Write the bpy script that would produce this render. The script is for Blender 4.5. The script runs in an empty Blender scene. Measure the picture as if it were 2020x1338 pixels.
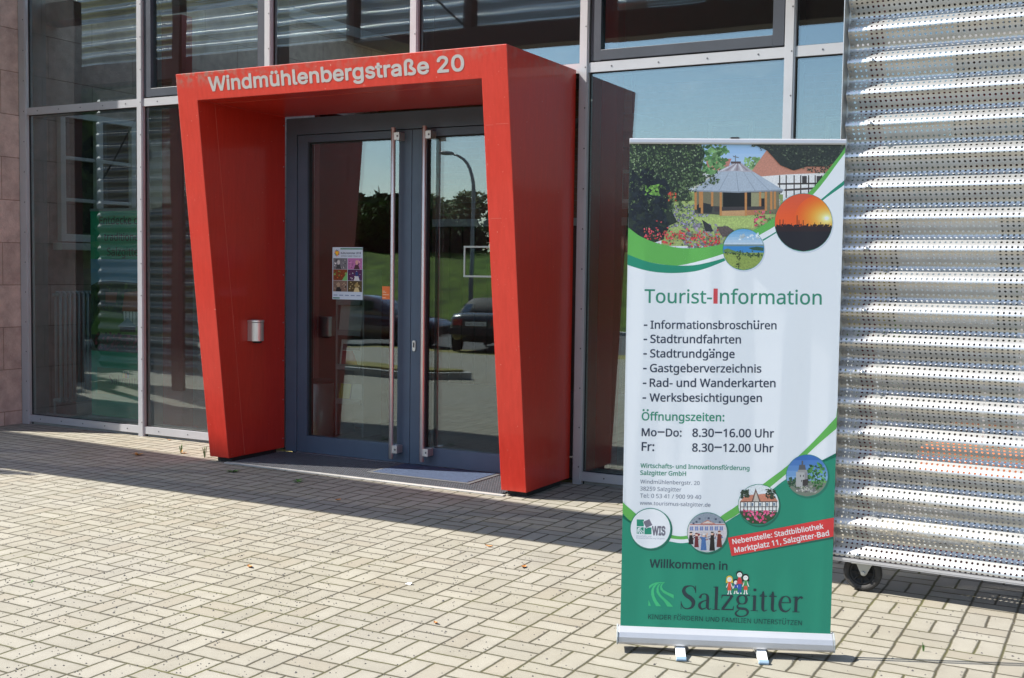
import bpy, bmesh, math, random
from mathutils import Vector, Matrix
from mathutils.geometry import tessellate_polygon

S = bpy.context.scene
COL = S.collection
R = math.radians
random.seed(7)

# ------------------------------------------------------------------ camera
cam = bpy.data.cameras.new("camera")
cam.sensor_width = 36.0
cam.lens = 40.561
cam.clip_end = 2000.0
camo = bpy.data.objects.new("camera", cam)
COL.objects.link(camo)
_r = Vector((0.8803, 0.47422, 0.01382)).normalized()
_f = Vector((-0.47274, 0.87925, -0.05854)).normalized()
_u = _r.cross(_f).normalized()
_r = _f.cross(_u).normalized()
camo.matrix_world = Matrix(((_r.x, _u.x, -_f.x, 5.0105), (_r.y, _u.y, -_f.y, -7.677),
                            (_r.z, _u.z, -_f.z, 1.5562), (0, 0, 0, 1)))
S.camera = camo
S.render.resolution_x, S.render.resolution_y = 1024, 678

# ------------------------------------------------------------------ light
SUN_AZ, SUN_EL = 24.0, 46.0           # shadows run towards +x, turned 24 degrees to +y
SUN_DIR = Vector((-math.cos(R(SUN_EL)) * math.cos(R(SUN_AZ)),
                  -math.cos(R(SUN_EL)) * math.sin(R(SUN_AZ)), math.sin(R(SUN_EL))))
sun = bpy.data.lights.new("sun", "SUN")
sun.energy = 5.0
sun.angle = R(0.53)
sun.color = (1.0, 0.955, 0.88)
suno = bpy.data.objects.new("sun", sun)
suno.rotation_euler = SUN_DIR.to_track_quat('Z', 'Y').to_euler()
COL.objects.link(suno)

world = bpy.data.worlds.new("World")
S.world = world
world.use_nodes = True
wn = world.node_tree
wn.nodes.clear()
w_out = wn.nodes.new("ShaderNodeOutputWorld")
w_bg = wn.nodes.new("ShaderNodeBackground")
w_sky = wn.nodes.new("ShaderNodeTexSky")
w_sky.sky_type = 'NISHITA'
w_sky.sun_disc = False
w_sky.sun_elevation = R(SUN_EL)
w_sky.sun_rotation = R(180.0 + 90.0 - SUN_AZ)   # azimuth of the sun clockwise from +y
w_sky.air_density = 1.0
w_sky.dust_density = 0.5
w_sky.ozone_density = 1.0
w_bg.inputs[1].default_value = 0.113
# fair-weather clouds mixed into the sky
w_tc = wn.nodes.new("ShaderNodeTexCoord")
w_map = wn.nodes.new("ShaderNodeMapping")
w_map.inputs["Scale"].default_value = (1.6, 1.6, 5.0)
w_no = wn.nodes.new("ShaderNodeTexNoise")
w_no.inputs["Scale"].default_value = 2.2
w_no.inputs["Detail"].default_value = 7.0
w_no.inputs["Roughness"].default_value = 0.58
w_cr = wn.nodes.new("ShaderNodeValToRGB")
w_cr.color_ramp.elements[0].position = 0.50
w_cr.color_ramp.elements[1].position = 0.78
w_mix = wn.nodes.new("ShaderNodeMixRGB")
w_mix.inputs[2].default_value = (9.0, 9.3, 9.6, 1)
w_mul = wn.nodes.new("ShaderNodeMath")
w_mul.operation = 'MULTIPLY'
w_mul.inputs[1].default_value = 0.85
wl = wn.links.new
wl(w_tc.outputs["Generated"], w_map.inputs[0])
wl(w_map.outputs[0], w_no.inputs["Vector"])
wl(w_no.outputs[0], w_cr.inputs[0])
wl(w_cr.outputs[0], w_mul.inputs[0])
wl(w_mul.outputs[0], w_mix.inputs[0])
wl(w_sky.outputs[0], w_mix.inputs[1])
wl(w_mix.outputs[0], w_bg.inputs[0])
wl(w_bg.outputs[0], w_out.inputs[0])

S.view_settings.view_transform = 'Standard'
S.view_settings.look = 'None'
S.view_settings.gamma = 1.0
S.view_settings.use_curve_mapping = False
S.view_settings.exposure = 1.28
S.render.engine = 'CYCLES'
S.cycles.use_denoising = True
S.cycles.caustics_reflective = False
S.cycles.caustics_refractive = False
S.cycles.max_bounces = 8
S.cycles.transparent_max_bounces = 24
S.cycles.sample_clamp_indirect = 6.0

# ------------------------------------------------------------------ helpers
def lin(r, g, b):
    f = lambda c: (c / 255 / 12.92) if c <= 10.3 else ((c / 255 + 0.055) / 1.055) ** 2.4
    return (f(r), f(g), f(b))


def mat(name, col, rough=0.6, metal=0.0, var=0.0, vscale=8.0, bump=0.0, bscale=60.0, coat=0.0,
        stretch=(1, 1, 1), spec=0.5, col2=None, detail=5.0):
    m = bpy.data.materials.new(name)
    m.use_nodes = True
    nt = m.node_tree
    b = nt.nodes["Principled BSDF"]
    b.inputs["Base Color"].default_value = (*col, 1)
    b.inputs["Roughness"].default_value = rough
    b.inputs["Metallic"].default_value = metal
    b.inputs["Coat Weight"].default_value = coat
    b.inputs["Coat Roughness"].default_value = 0.06
    b.inputs["Specular IOR Level"].default_value = spec
    if var or bump or col2:
        tc = nt.nodes.new("ShaderNodeTexCoord")
        mp = nt.nodes.new("ShaderNodeMapping")
        mp.inputs["Scale"].default_value = stretch
        nt.links.new(tc.outputs["Object"], mp.inputs[0])
    if var or col2:
        n = nt.nodes.new("ShaderNodeTexNoise")
        n.inputs["Scale"].default_value = vscale
        n.inputs["Detail"].default_value = detail
        n.inputs["Roughness"].default_value = 0.6
        nt.links.new(mp.outputs[0], n.inputs["Vector"])
        cr = nt.nodes.new("ShaderNodeValToRGB")
        cr.color_ramp.elements[0].position = 0.3
        cr.color_ramp.elements[1].position = 0.7
        c2 = col2 if col2 else tuple(min(1, c * (1 + var)) for c in col)
        c1 = col if col2 else tuple(c * (1 - var) for c in col)
        cr.color_ramp.elements[0].color = (*c1, 1)
        cr.color_ramp.elements[1].color = (*c2, 1)
        nt.links.new(n.outputs[0], cr.inputs[0])
        nt.links.new(cr.outputs[0], b.inputs["Base Color"])
    if bump:
        n2 = nt.nodes.new("ShaderNodeTexNoise")
        n2.inputs["Scale"].default_value = bscale
        n2.inputs["Detail"].default_value = 4.0
        nt.links.new(mp.outputs[0], n2.inputs["Vector"])
        bp = nt.nodes.new("ShaderNodeBump")
        bp.inputs["Strength"].default_value = bump
        bp.inputs["Distance"].default_value = 0.02
        nt.links.new(n2.outputs[0], bp.inputs["Height"])
        nt.links.new(bp.outputs[0], b.inputs["Normal"])
    return m


class MB:
    """collects polygons and links them as ONE mesh object"""
    def __init__(self):
        self.v, self.f, self.mi, self.mats, self.sm, self.ink = [], [], [], [], [], []
        self.cm = 0

    def use(self, m):
        if m not in self.mats:
            self.mats.append(m)
        self.cm = self.mats.index(m)
        return self

    def face(self, pts, smooth=False, ink=None):
        i = len(self.v)
        self.v += [tuple(p) for p in pts]
        self.f.append(tuple(range(i, i + len(pts))))
        self.mi.append(self.cm)
        self.sm.append(smooth)
        self.ink.append(ink)

    def grid(self, verts, faces, smooth=False, ink=None):
        i = len(self.v)
        self.v += [tuple(p) for p in verts]
        for f in faces:
            self.f.append(tuple(i + k for k in f))
            self.mi.append(self.cm)
            self.sm.append(smooth)
            self.ink.append(ink)

    def box(self, x0, x1, y0, y1, z0, z1, M=None):
        c = [(x, y, z) for x in (x0, x1) for y in (y0, y1) for z in (z0, z1)]
        if M is not None:
            c = [tuple(M @ Vector(p)) for p in c]
        self.grid(c, [(0, 1, 3, 2), (4, 6, 7, 5), (0, 4, 5, 1), (2, 3, 7, 6), (0, 2, 6, 4), (1, 5, 7, 3)])

    def tube(self, a, b, r0, r1=None, n=16, caps=True, smooth=True):
        a, b = Vector(a), Vector(b)
        r1 = r0 if r1 is None else r1
        d = (b - a).normalized()
        e = d.orthogonal().normalized()
        g = d.cross(e)
        vs = []
        for p, r in ((a, r0), (b, r1)):
            for k in range(n):
                t = 2 * math.pi * k / n
                vs.append(p + e * (r * math.cos(t)) + g * (r * math.sin(t)))
        self.grid(vs, [(k, (k + 1) % n, n + (k + 1) % n, n + k) for k in range(n)], smooth)
        if caps:
            self.grid(vs[:n], [tuple(range(n - 1, -1, -1))])
            self.grid(vs[n:], [tuple(range(n))])

    def path(self, pts, r, n=10):
        pts = [Vector(p) for p in pts]
        rr = r if isinstance(r, (list, tuple)) else [r] * len(pts)
        d0 = (pts[1] - pts[0]).normalized()
        e = d0.orthogonal().normalized()
        vs = []
        for i, p in enumerate(pts):
            d = (pts[min(i + 1, len(pts) - 1)] - pts[max(i - 1, 0)]).normalized()
            e = (e - d * e.dot(d)).normalized()
            g = d.cross(e)
            for k in range(n):
                t = 2 * math.pi * k / n
                vs.append(p + e * (rr[i] * math.cos(t)) + g * (rr[i] * math.sin(t)))
        fs = []
        for i in range(len(pts) - 1):
            for k in range(n):
                fs.append((i * n + k, i * n + (k + 1) % n, (i + 1) * n + (k + 1) % n, (i + 1) * n + k))
        self.grid(vs, fs, True)
        self.grid(vs[:n], [tuple(range(n - 1, -1, -1))])
        self.grid(vs[-n:], [tuple(range(n))])

    def lathe(self, prof, c, axis=(0, 0, 1), n=24, smooth=True):
        """prof: list of (radius, height along axis)"""
        d = Vector(axis).normalized()
        e = d.orthogonal().normalized()
        g = d.cross(e)
        c = Vector(c)
        vs = []
        for (r, h) in prof:
            for k in range(n):
                t = 2 * math.pi * k / n
                vs.append(c + d * h + e * (r * math.cos(t)) + g * (r * math.sin(t)))
        fs = []
        for i in range(len(prof) - 1):
            for k in range(n):
                fs.append((i * n + k, i * n + (k + 1) % n, (i + 1) * n + (k + 1) % n, (i + 1) * n + k))
        self.grid(vs, fs, smooth)

    def loft(self, rings, smooth=True, close=True, caps=True):
        n = len(rings[0])
        vs = [p for r in rings for p in r]
        fs = []
        for i in range(len(rings) - 1):
            for k in range(n if close else n - 1):
                fs.append((i * n + k, i * n + (k + 1) % n, (i + 1) * n + (k + 1) % n, (i + 1) * n + k))
        self.grid(vs, fs, smooth)
        if caps:
            self.grid(rings[0], [tuple(range(n - 1, -1, -1))])
            self.grid(rings[-1], [tuple(range(n))])

    def prism(self, poly, axis, a0, a1):
        """poly of 2-D points; axis 0: (y,z) swept in x, 1: (x,z) in y, 2: (x,y) in z"""
        def P(q, a):
            return (a, q[0], q[1]) if axis == 0 else (q[0], a, q[1]) if axis == 1 else (q[0], q[1], a)
        n = len(poly)
        vs = [P(q, a0) for q in poly] + [P(q, a1) for q in poly]
        self.grid(vs, [tuple(range(n)), tuple(range(2 * n - 1, n - 1, -1))] +
                  [(k, n + k, n + (k + 1) % n, (k + 1) % n) for k in range(n)])

    def build(self, name, parent=None, loc=(0, 0, 0), rot=(0, 0, 0), bevel=0.0, fix=True, uv=None):
        me = bpy.data.meshes.new(name)
        me.from_pydata(self.v, [], self.f)
        for m in self.mats:
            me.materials.append(m)
        for p, k, s in zip(me.polygons, self.mi, self.sm):
            p.material_index = k
            p.use_smooth = s
        if any(c is not None for c in self.ink):
            at = me.color_attributes.new("ink", 'FLOAT_COLOR', 'CORNER')
            for p, c in zip(me.polygons, self.ink):
                c = c or (0.8, 0.8, 0.8)
                c = tuple(c) + (0.0,) if len(c) == 3 else c
                for li in p.loop_indices:
                    at.data[li].color = c
        if uv is not None:
            lay = me.uv_layers.new(name="sheet")
            for lp in me.loops:
                lay.data[lp.index].uv = uv[lp.vertex_index]
        if fix:
            bm = bmesh.new()
            bm.from_mesh(me)
            bmesh.ops.remove_doubles(bm, verts=bm.verts, dist=1e-5)
            bmesh.ops.recalc_face_normals(bm, faces=bm.faces)
            bm.to_mesh(me)
            bm.free()
        me.update()
        o = bpy.data.objects.new(name, me)
        COL.objects.link(o)
        o.location = loc
        o.rotation_euler = rot
        if parent is not None:
            o.parent = parent
        if bevel:
            bv = o.modifiers.new("bevel", 'BEVEL')
            bv.width = bevel
            bv.segments = 2
            bv.limit_method = 'ANGLE'
        return o


def tag(o, label=None, cat=None, group=None, kind=None):
    if label:
        o["label"] = label
    if cat:
        o["category"] = cat
    if group:
        o["group"] = group
    if kind:
        o["kind"] = kind
    return o


def thing(name, label, cat, loc=(0, 0, 0), rot=(0, 0, 0), group=None):
    o = bpy.data.objects.new(name, None)
    o.empty_display_size = 0.2
    COL.objects.link(o)
    o.location = loc
    o.rotation_euler = rot
    return tag(o, label, cat, group)


def copy_thing(o, loc, rotz, label, scale=1.0):
    c = o.copy()
    COL.objects.link(c)
    c.location = loc
    c.rotation_euler = (0, 0, rotz)
    c.scale = (scale, scale, scale)
    c["label"] = label
    for ch in o.children:
        d = ch.copy()
        COL.objects.link(d)
        d.parent = c
        for g in ch.children:
            h = g.copy()
            COL.objects.link(h)
            h.parent = d
    return c

# ------------------------------------------------------------------ lettering outlines (500 units per em)
SANS = {
    ',': '90;14,-43,23,-1,31,39,62,39,64,35,52,-4,36,-43',
    '-': '108;13,77,13,103,95,103,95,77',
    '.': '90;45,-5,37,-3,30,1,26,8,24,18,26,29,30,36,37,39,45,41,53,39,60,36,64,29,66,18,64,8,60,1,53,-3',
    '/': '125;3,0,93,240,122,240,32,0',
    '0': '192;96,-3,71,0,51,11,36,29,25,54,19,84,16,120,17,145,20,167,24,187,35,211,50,229,70,240,96,243,120,240,140,229,156,211,167,187,173,156,176,120,175,96,172,74,168,54,157,29,142,11,122,0|96,22,119,28,134,46,141,65,144,90,146,120,144,150,141,175,134,194,119,212,96,218,72,212,57,194,51,175,47,150,46,120,47,90,51,65,57,46,72,28',
    '1': '192;90,0,90,168,91,191,92,209,82,200,71,190,45,170,30,189,95,240,119,240,119,0',
    '2': '192;16,0,16,25,79,88,109,120,120,134,128,148,133,162,135,178,132,195,123,208,109,215,92,218,76,216,62,212,48,205,35,195,19,215,34,226,51,235,71,241,92,243,122,239,145,226,160,206,165,179,163,161,157,144,148,128,136,112,103,78,53,28,53,27,175,27,175,0',
    '3': '192;81,-3,63,-3,46,-1,30,3,15,10,15,37,31,31,48,26,65,23,81,21,109,25,128,34,138,49,142,69,138,88,124,101,103,109,75,111,52,111,52,136,75,136,101,139,120,149,132,163,135,182,132,197,124,209,110,216,92,218,74,217,58,213,31,198,16,218,31,228,48,236,68,241,91,243,124,239,147,226,161,207,166,184,162,162,152,145,136,133,116,126,116,125,141,119,159,107,169,90,173,68,171,48,163,31,151,17,133,6,110,-1',
    '4': '192;122,0,122,54,7,54,7,80,120,241,150,241,150,81,185,81,185,54,150,54,150,0|36,81,122,81,122,156,122,186,124,210,122,210,116,196,108,183',
    '5': '192;83,-3,65,-3,49,0,34,4,21,10,21,38,35,31,51,26,67,23,84,22,108,25,126,34,139,50,143,74,139,94,128,110,110,119,83,122,61,121,42,117,27,127,36,240,156,240,156,213,61,213,55,143,71,146,92,147,115,145,135,139,151,129,167,106,173,77,170,53,162,34,149,18,131,6,109,-1',
    '6': '192;100,-3,78,-1,59,8,42,22,29,43,23,60,20,80,18,102,20,128,23,153,29,177,39,199,54,217,73,231,97,240,128,243,144,242,158,240,158,215,144,218,129,219,108,217,90,211,77,202,66,190,58,176,53,159,50,141,48,122,50,122,59,133,72,142,87,148,107,150,135,145,157,131,172,108,176,77,174,54,167,34,156,18,131,2|100,21,119,25,134,35,144,52,147,77,144,98,135,113,121,124,101,127,86,125,73,120,63,113,55,104,50,94,48,83,50,69,54,54,61,41,71,31,84,24',
    '8': '192;97,-3,73,-1,53,4,37,14,22,34,16,61,18,76,23,90,31,101,42,110,53,119,66,125,50,136,36,150,27,166,24,186,27,203,34,217,45,228,59,236,76,241,96,243,124,239,147,228,163,210,168,186,166,172,161,161,154,150,145,142,122,127,149,111,160,101,168,90,173,77,175,62,170,35,154,14,129,1|97,138,113,146,126,156,135,168,138,185,135,200,127,210,113,217,95,219,79,217,65,210,56,200,53,185,55,173,59,164,66,156,75,150|96,20,118,23,133,32,143,45,146,62,143,78,133,91,117,102,96,111,91,113,71,103,57,92,48,78,45,61,48,45,58,32,74,23',
    '9': '192;64,-3,49,-3,34,0,34,25,48,22,64,21,85,23,103,29,116,38,127,50,135,64,140,80,143,99,145,118,143,118,134,107,121,98,105,92,86,90,58,94,36,109,22,132,17,162,19,186,26,206,38,222,53,233,72,241,93,243,115,240,135,232,151,217,164,197,170,180,173,160,175,137,173,112,170,86,164,63,154,41,139,23,120,9,95,0|92,113,107,114,120,119,130,127,138,136,143,146,145,157,143,171,139,185,132,198,122,209,109,216,93,218,74,215,59,204,49,187,46,163,49,142,57,126,72,116',
    ':': '90;45,139,37,140,30,144,26,151,24,162,26,173,30,180,37,183,45,185,53,183,60,180,64,173,66,162,64,151,60,144,53,140|45,-5,37,-3,30,1,26,8,24,18,26,29,30,36,37,39,45,41,53,39,60,36,64,29,66,18,64,8,60,1,53,-3',
    'A': '215;0,0,94,241,121,241,214,0,183,0,154,74,59,74,31,0|69,101,145,101,118,174,115,183,110,198,107,210,101,189,96,174',
    'B': '218;33,0,33,240,101,240,129,238,151,234,169,226,186,208,192,180,189,161,180,145,166,134,146,127,146,126,161,122,174,117,185,109,193,99,198,85,200,68,195,39,178,18,161,8,141,2,117,0|63,138,107,138,133,140,149,148,158,160,161,177,157,194,147,205,129,212,102,214,63,214|63,26,111,26,138,29,155,38,165,52,168,71,165,88,155,101,137,110,109,112,63,112',
    'D': '245;33,0,33,240,106,240,130,238,150,234,169,226,193,210,210,187,218,168,223,147,225,122,221,85,210,55,192,31,167,14,136,3,99,0|63,26,95,26,149,36,182,68,193,121,190,150,182,174,169,192,151,204,129,211,102,214,63,214',
    'E': '187;33,0,33,240,167,240,167,213,63,213,63,138,161,138,161,112,63,112,63,27,167,27,167,0',
    'F': '174;33,0,33,240,167,240,167,213,63,213,63,128,160,128,160,102,63,102,63,0',
    'G': '244;135,-3,112,-2,91,3,73,12,50,30,34,54,26,74,22,96,20,120,22,144,27,166,35,185,47,202,61,216,78,228,97,236,120,241,145,243,164,242,183,239,200,235,216,229,205,203,176,213,160,216,143,217,117,214,94,205,76,191,63,171,55,148,52,120,54,93,61,69,73,50,90,35,113,26,142,23,169,25,189,29,189,100,137,100,137,127,220,127,220,9,200,4,180,0,159,-3',
    'H': '249;33,0,33,240,63,240,63,138,186,138,186,240,216,240,216,0,186,0,186,112,63,112,63,0',
    'I': '114;13,0,13,17,42,24,42,216,13,222,13,240,100,240,100,222,72,216,72,24,100,17,100,0',
    'K': '208;33,0,33,240,63,240,63,122,83,144,104,167,169,240,204,240,109,135,208,0,172,0,87,115,63,93,63,0',
    'L': '176;33,0,33,240,63,240,63,27,168,27,168,0',
    'M': '305;33,0,33,240,77,240,151,43,152,43,228,240,272,240,272,0,242,0,242,147,243,182,244,210,243,210,163,0,138,0,59,210,58,210,60,182,60,145,60,0',
    'N': '255;33,0,33,240,67,240,195,41,197,41,196,57,195,81,194,104,194,240,223,240,223,0,187,0,59,199,58,199,60,170,60,134,60,0',
    'O': '262;131,-3,108,-2,87,4,69,12,48,31,33,55,26,75,22,97,20,121,22,144,26,166,33,185,48,210,69,228,87,237,108,242,132,243,154,242,174,237,192,228,214,210,229,185,236,166,240,144,242,120,240,96,236,75,229,55,214,31,192,12,174,4,154,-2|131,23,156,26,176,34,191,49,202,68,208,92,210,120,208,148,202,172,191,191,176,206,156,214,132,217,107,214,87,206,72,191,61,172,55,148,52,120,55,92,61,68,72,49,87,34,107,26',
    'P': '203;33,0,33,240,96,240,125,238,147,232,165,221,181,199,186,169,184,150,177,132,165,116,147,104,123,96,90,93,63,93,63,0|63,119,87,119,117,122,138,130,151,145,155,168,151,188,140,202,121,211,93,214,63,214',
    'R': '209;33,0,33,240,99,240,126,238,148,232,165,223,181,202,186,172,184,154,179,140,171,128,161,119,150,113,138,107,204,0,169,0,110,99,63,99,63,0|63,125,99,125,124,127,141,136,151,150,155,170,151,190,141,204,123,211,97,214,63,214',
    'S': '184;83,-3,64,-3,46,0,30,3,17,8,17,37,47,27,65,24,84,23,108,25,125,33,135,46,138,61,137,72,133,81,126,89,116,96,82,111,55,123,36,138,24,157,20,182,23,200,30,215,42,227,57,236,76,241,97,243,116,242,133,239,149,235,163,230,153,204,126,213,112,216,96,217,76,214,62,207,54,196,51,182,52,171,56,162,62,154,72,147,103,133,123,125,139,117,152,107,161,95,167,81,169,64,163,36,145,14,128,5,107,-1',
    'T': '187;78,0,78,213,3,213,3,240,183,240,183,213,108,213,108,0',
    'U': '245;122,-3,94,-1,71,7,54,21,41,39,33,60,30,85,30,240,60,240,60,84,64,58,76,39,96,27,123,23,151,27,170,40,181,60,185,85,185,240,215,240,215,85,212,61,205,40,192,22,174,8,151,0',
    'W': '312;67,0,4,240,36,240,73,93,80,63,84,36,89,65,97,95,139,240,171,240,215,94,223,63,228,36,232,63,239,94,276,240,308,240,244,0,214,0,167,157,162,177,157,194,155,204,151,186,143,156,98,0',
    'Z': '192;13,0,13,23,139,213,17,213,17,240,176,240,176,217,49,27,179,27,179,0',
    'a': '188;72,-3,50,0,32,10,19,26,15,50,21,74,37,92,53,100,75,105,102,107,132,108,132,119,130,138,123,150,111,157,95,159,81,158,68,155,44,145,35,168,48,173,63,178,80,182,97,183,125,179,145,169,157,150,161,123,161,0,140,0,134,26,133,26,121,13,108,4,93,-2|79,20,100,24,117,33,128,49,132,72,132,88,105,87,77,84,59,76,49,65,46,50,48,37,55,28,66,22',
    'b': '207;114,-3,95,-1,79,4,67,13,58,23,56,23,50,0,29,0,29,255,58,255,58,193,58,172,56,156,58,156,67,167,79,175,95,181,114,183,144,177,168,160,179,142,186,118,188,90,186,62,179,38,168,20,144,3|109,21,131,26,146,39,155,61,157,90,152,128,136,151,109,158,85,154,69,142,61,121,58,91,58,90,61,60,69,39,85,26',
    'c': '161;101,-3,78,-1,58,6,42,19,29,37,21,60,18,89,21,119,30,143,43,161,60,174,80,181,103,183,129,180,150,174,141,149,122,155,102,157,73,150,55,127,49,89,52,61,62,39,78,26,100,22,114,23,126,25,147,33,147,6,127,-1',
    'd': '207;92,-3,62,2,39,20,27,38,21,61,18,90,21,118,27,141,39,160,62,177,93,183,112,181,127,176,139,167,148,157,150,157,149,170,148,183,148,255,178,255,178,0,154,0,150,24,148,24,139,14,127,5,112,-1|97,21,121,25,137,37,146,56,149,84,149,89,146,119,138,141,122,154,97,159,76,154,61,140,52,118,49,89,52,60,61,39,76,26',
    'e': '189;105,-3,81,-1,60,7,42,20,29,38,21,61,18,89,21,116,28,139,40,158,56,172,76,180,98,183,120,181,138,173,153,161,163,145,170,125,172,102,172,84,49,84,53,57,65,38,83,26,106,22,123,23,137,25,164,34,164,8,137,-1,122,-3|50,108,141,108,139,128,131,145,117,156,98,159,79,156,64,146,55,129',
    'f': '116;37,0,37,157,5,157,5,171,37,181,37,191,40,221,52,242,71,253,95,257,115,255,130,251,122,228,110,231,95,233,82,230,73,223,68,210,66,192,66,180,111,180,111,157,66,157,66,0',
    'g': '207;97,-81,73,-79,51,-76,33,-69,33,-42,52,-50,74,-55,99,-56,120,-53,135,-42,145,-26,149,-5,149,2,149,13,150,24,148,24,134,9,116,0,93,-3,62,3,38,21,27,40,21,62,18,90,21,116,27,139,38,158,61,177,92,183,109,182,124,177,138,168,149,156,150,156,154,180,178,180,178,-3,176,-27,169,-46,158,-61,143,-72,123,-78|97,21,121,24,137,35,146,55,149,83,149,90,146,121,136,143,120,155,96,158,76,154,61,141,52,119,49,89,52,60,61,38,76,25',
    'h': '208;29,0,29,255,58,255,58,180,56,155,58,155,69,167,82,176,98,181,115,183,143,179,164,167,176,147,180,117,180,0,151,0,151,115,141,148,111,158,85,154,69,142,61,121,58,93,58,0',
    'i': '87;44,210,37,211,31,215,27,220,26,229,27,237,31,243,37,246,44,247,50,246,56,243,59,237,61,229,59,220,56,215,50,211|29,0,29,180,58,180,58,0',
    'k': '179;29,0,29,255,58,255,58,122,57,108,56,93,58,93,64,100,72,111,79,119,137,180,171,180,98,103,176,0,141,0,78,84,58,66,58,0',
    'l': '87;29,0,29,255,58,255,58,0',
    'm': '314;29,0,29,180,52,180,57,155,58,155,68,168,81,176,96,182,111,183,136,180,155,170,167,153,168,153,179,167,193,176,209,181,226,183,253,179,272,168,283,147,287,117,287,0,258,0,258,116,248,148,221,158,198,155,184,143,175,125,172,99,172,0,143,0,143,116,134,148,106,158,83,154,69,142,61,121,58,93,58,0',
    'n': '208;29,0,29,180,52,180,57,155,58,155,69,168,83,176,98,182,115,183,143,179,164,168,176,147,180,117,180,0,151,0,151,115,141,148,111,158,86,154,70,142,61,121,58,93,58,0',
    'o': '203;101,-3,79,-1,59,8,42,21,29,39,21,63,18,90,21,118,28,141,41,159,58,173,78,181,102,183,125,181,145,172,162,159,174,141,182,118,185,90,183,63,175,40,162,21,145,8,125,-1|102,21,125,26,142,40,151,62,154,90,151,119,142,140,125,154,101,158,78,154,61,140,52,119,49,90,52,62,62,40,78,26',
    'p': '207;29,-81,29,180,53,180,57,155,58,155,67,166,79,175,95,181,114,183,144,178,168,160,179,142,186,119,188,90,186,62,179,39,168,20,144,3,114,-3,95,-1,79,5,67,13,58,23,56,23,57,8,58,-7,58,-81|109,21,124,23,137,30,146,41,152,55,156,72,157,91,155,118,146,140,130,154,109,158,85,155,70,143,61,124,58,96,58,90,61,61,69,39,85,26',
    'r': '139;29,0,29,180,53,180,56,147,57,147,67,161,80,173,95,181,112,183,123,183,134,181,130,154,120,156,110,156,97,155,85,149,74,140,65,128,60,113,58,96,58,0',
    's': '161;74,-3,56,-3,41,0,29,3,17,8,17,35,43,25,59,22,75,20,94,22,107,28,115,36,117,47,116,53,113,59,108,64,100,70,73,82,43,95,32,103,24,111,19,122,17,136,22,156,36,171,57,180,85,183,101,183,115,180,142,171,132,148,108,156,96,158,83,159,67,158,55,153,48,146,45,137,46,130,50,125,56,120,64,115,92,103,121,90,132,82,139,74,144,63,146,50,141,27,126,10,103,0',
    't': '121;84,-3,70,-2,58,2,47,8,38,18,33,33,31,52,31,157,5,157,5,171,31,183,43,221,60,221,60,180,112,180,112,157,60,157,60,53,62,39,68,29,77,23,89,21,102,22,114,25,114,2,100,-2',
    'u': '208;92,-3,63,1,43,12,31,33,27,62,27,180,56,180,56,64,66,32,96,21,122,25,138,38,147,58,149,86,149,180,179,180,179,0,155,0,150,24,149,24,139,12,125,3,109,-2',
    'v': '171;68,0,0,180,32,180,70,74,76,57,81,40,84,26,86,26,89,40,95,58,101,74,139,180,171,180,102,0',
    'w': '264;53,0,4,180,34,180,59,84,66,55,71,31,72,31,75,45,80,62,84,79,116,180,148,180,179,79,187,54,191,31,193,31,197,54,205,84,230,180,260,180,210,0,176,0,145,102,137,129,132,149,131,149,127,129,119,101,87,0',
    'z': '158;13,0,13,19,110,157,19,157,19,180,142,180,142,158,47,23,145,23,145,0',
    ' ': '87;'
}
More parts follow.
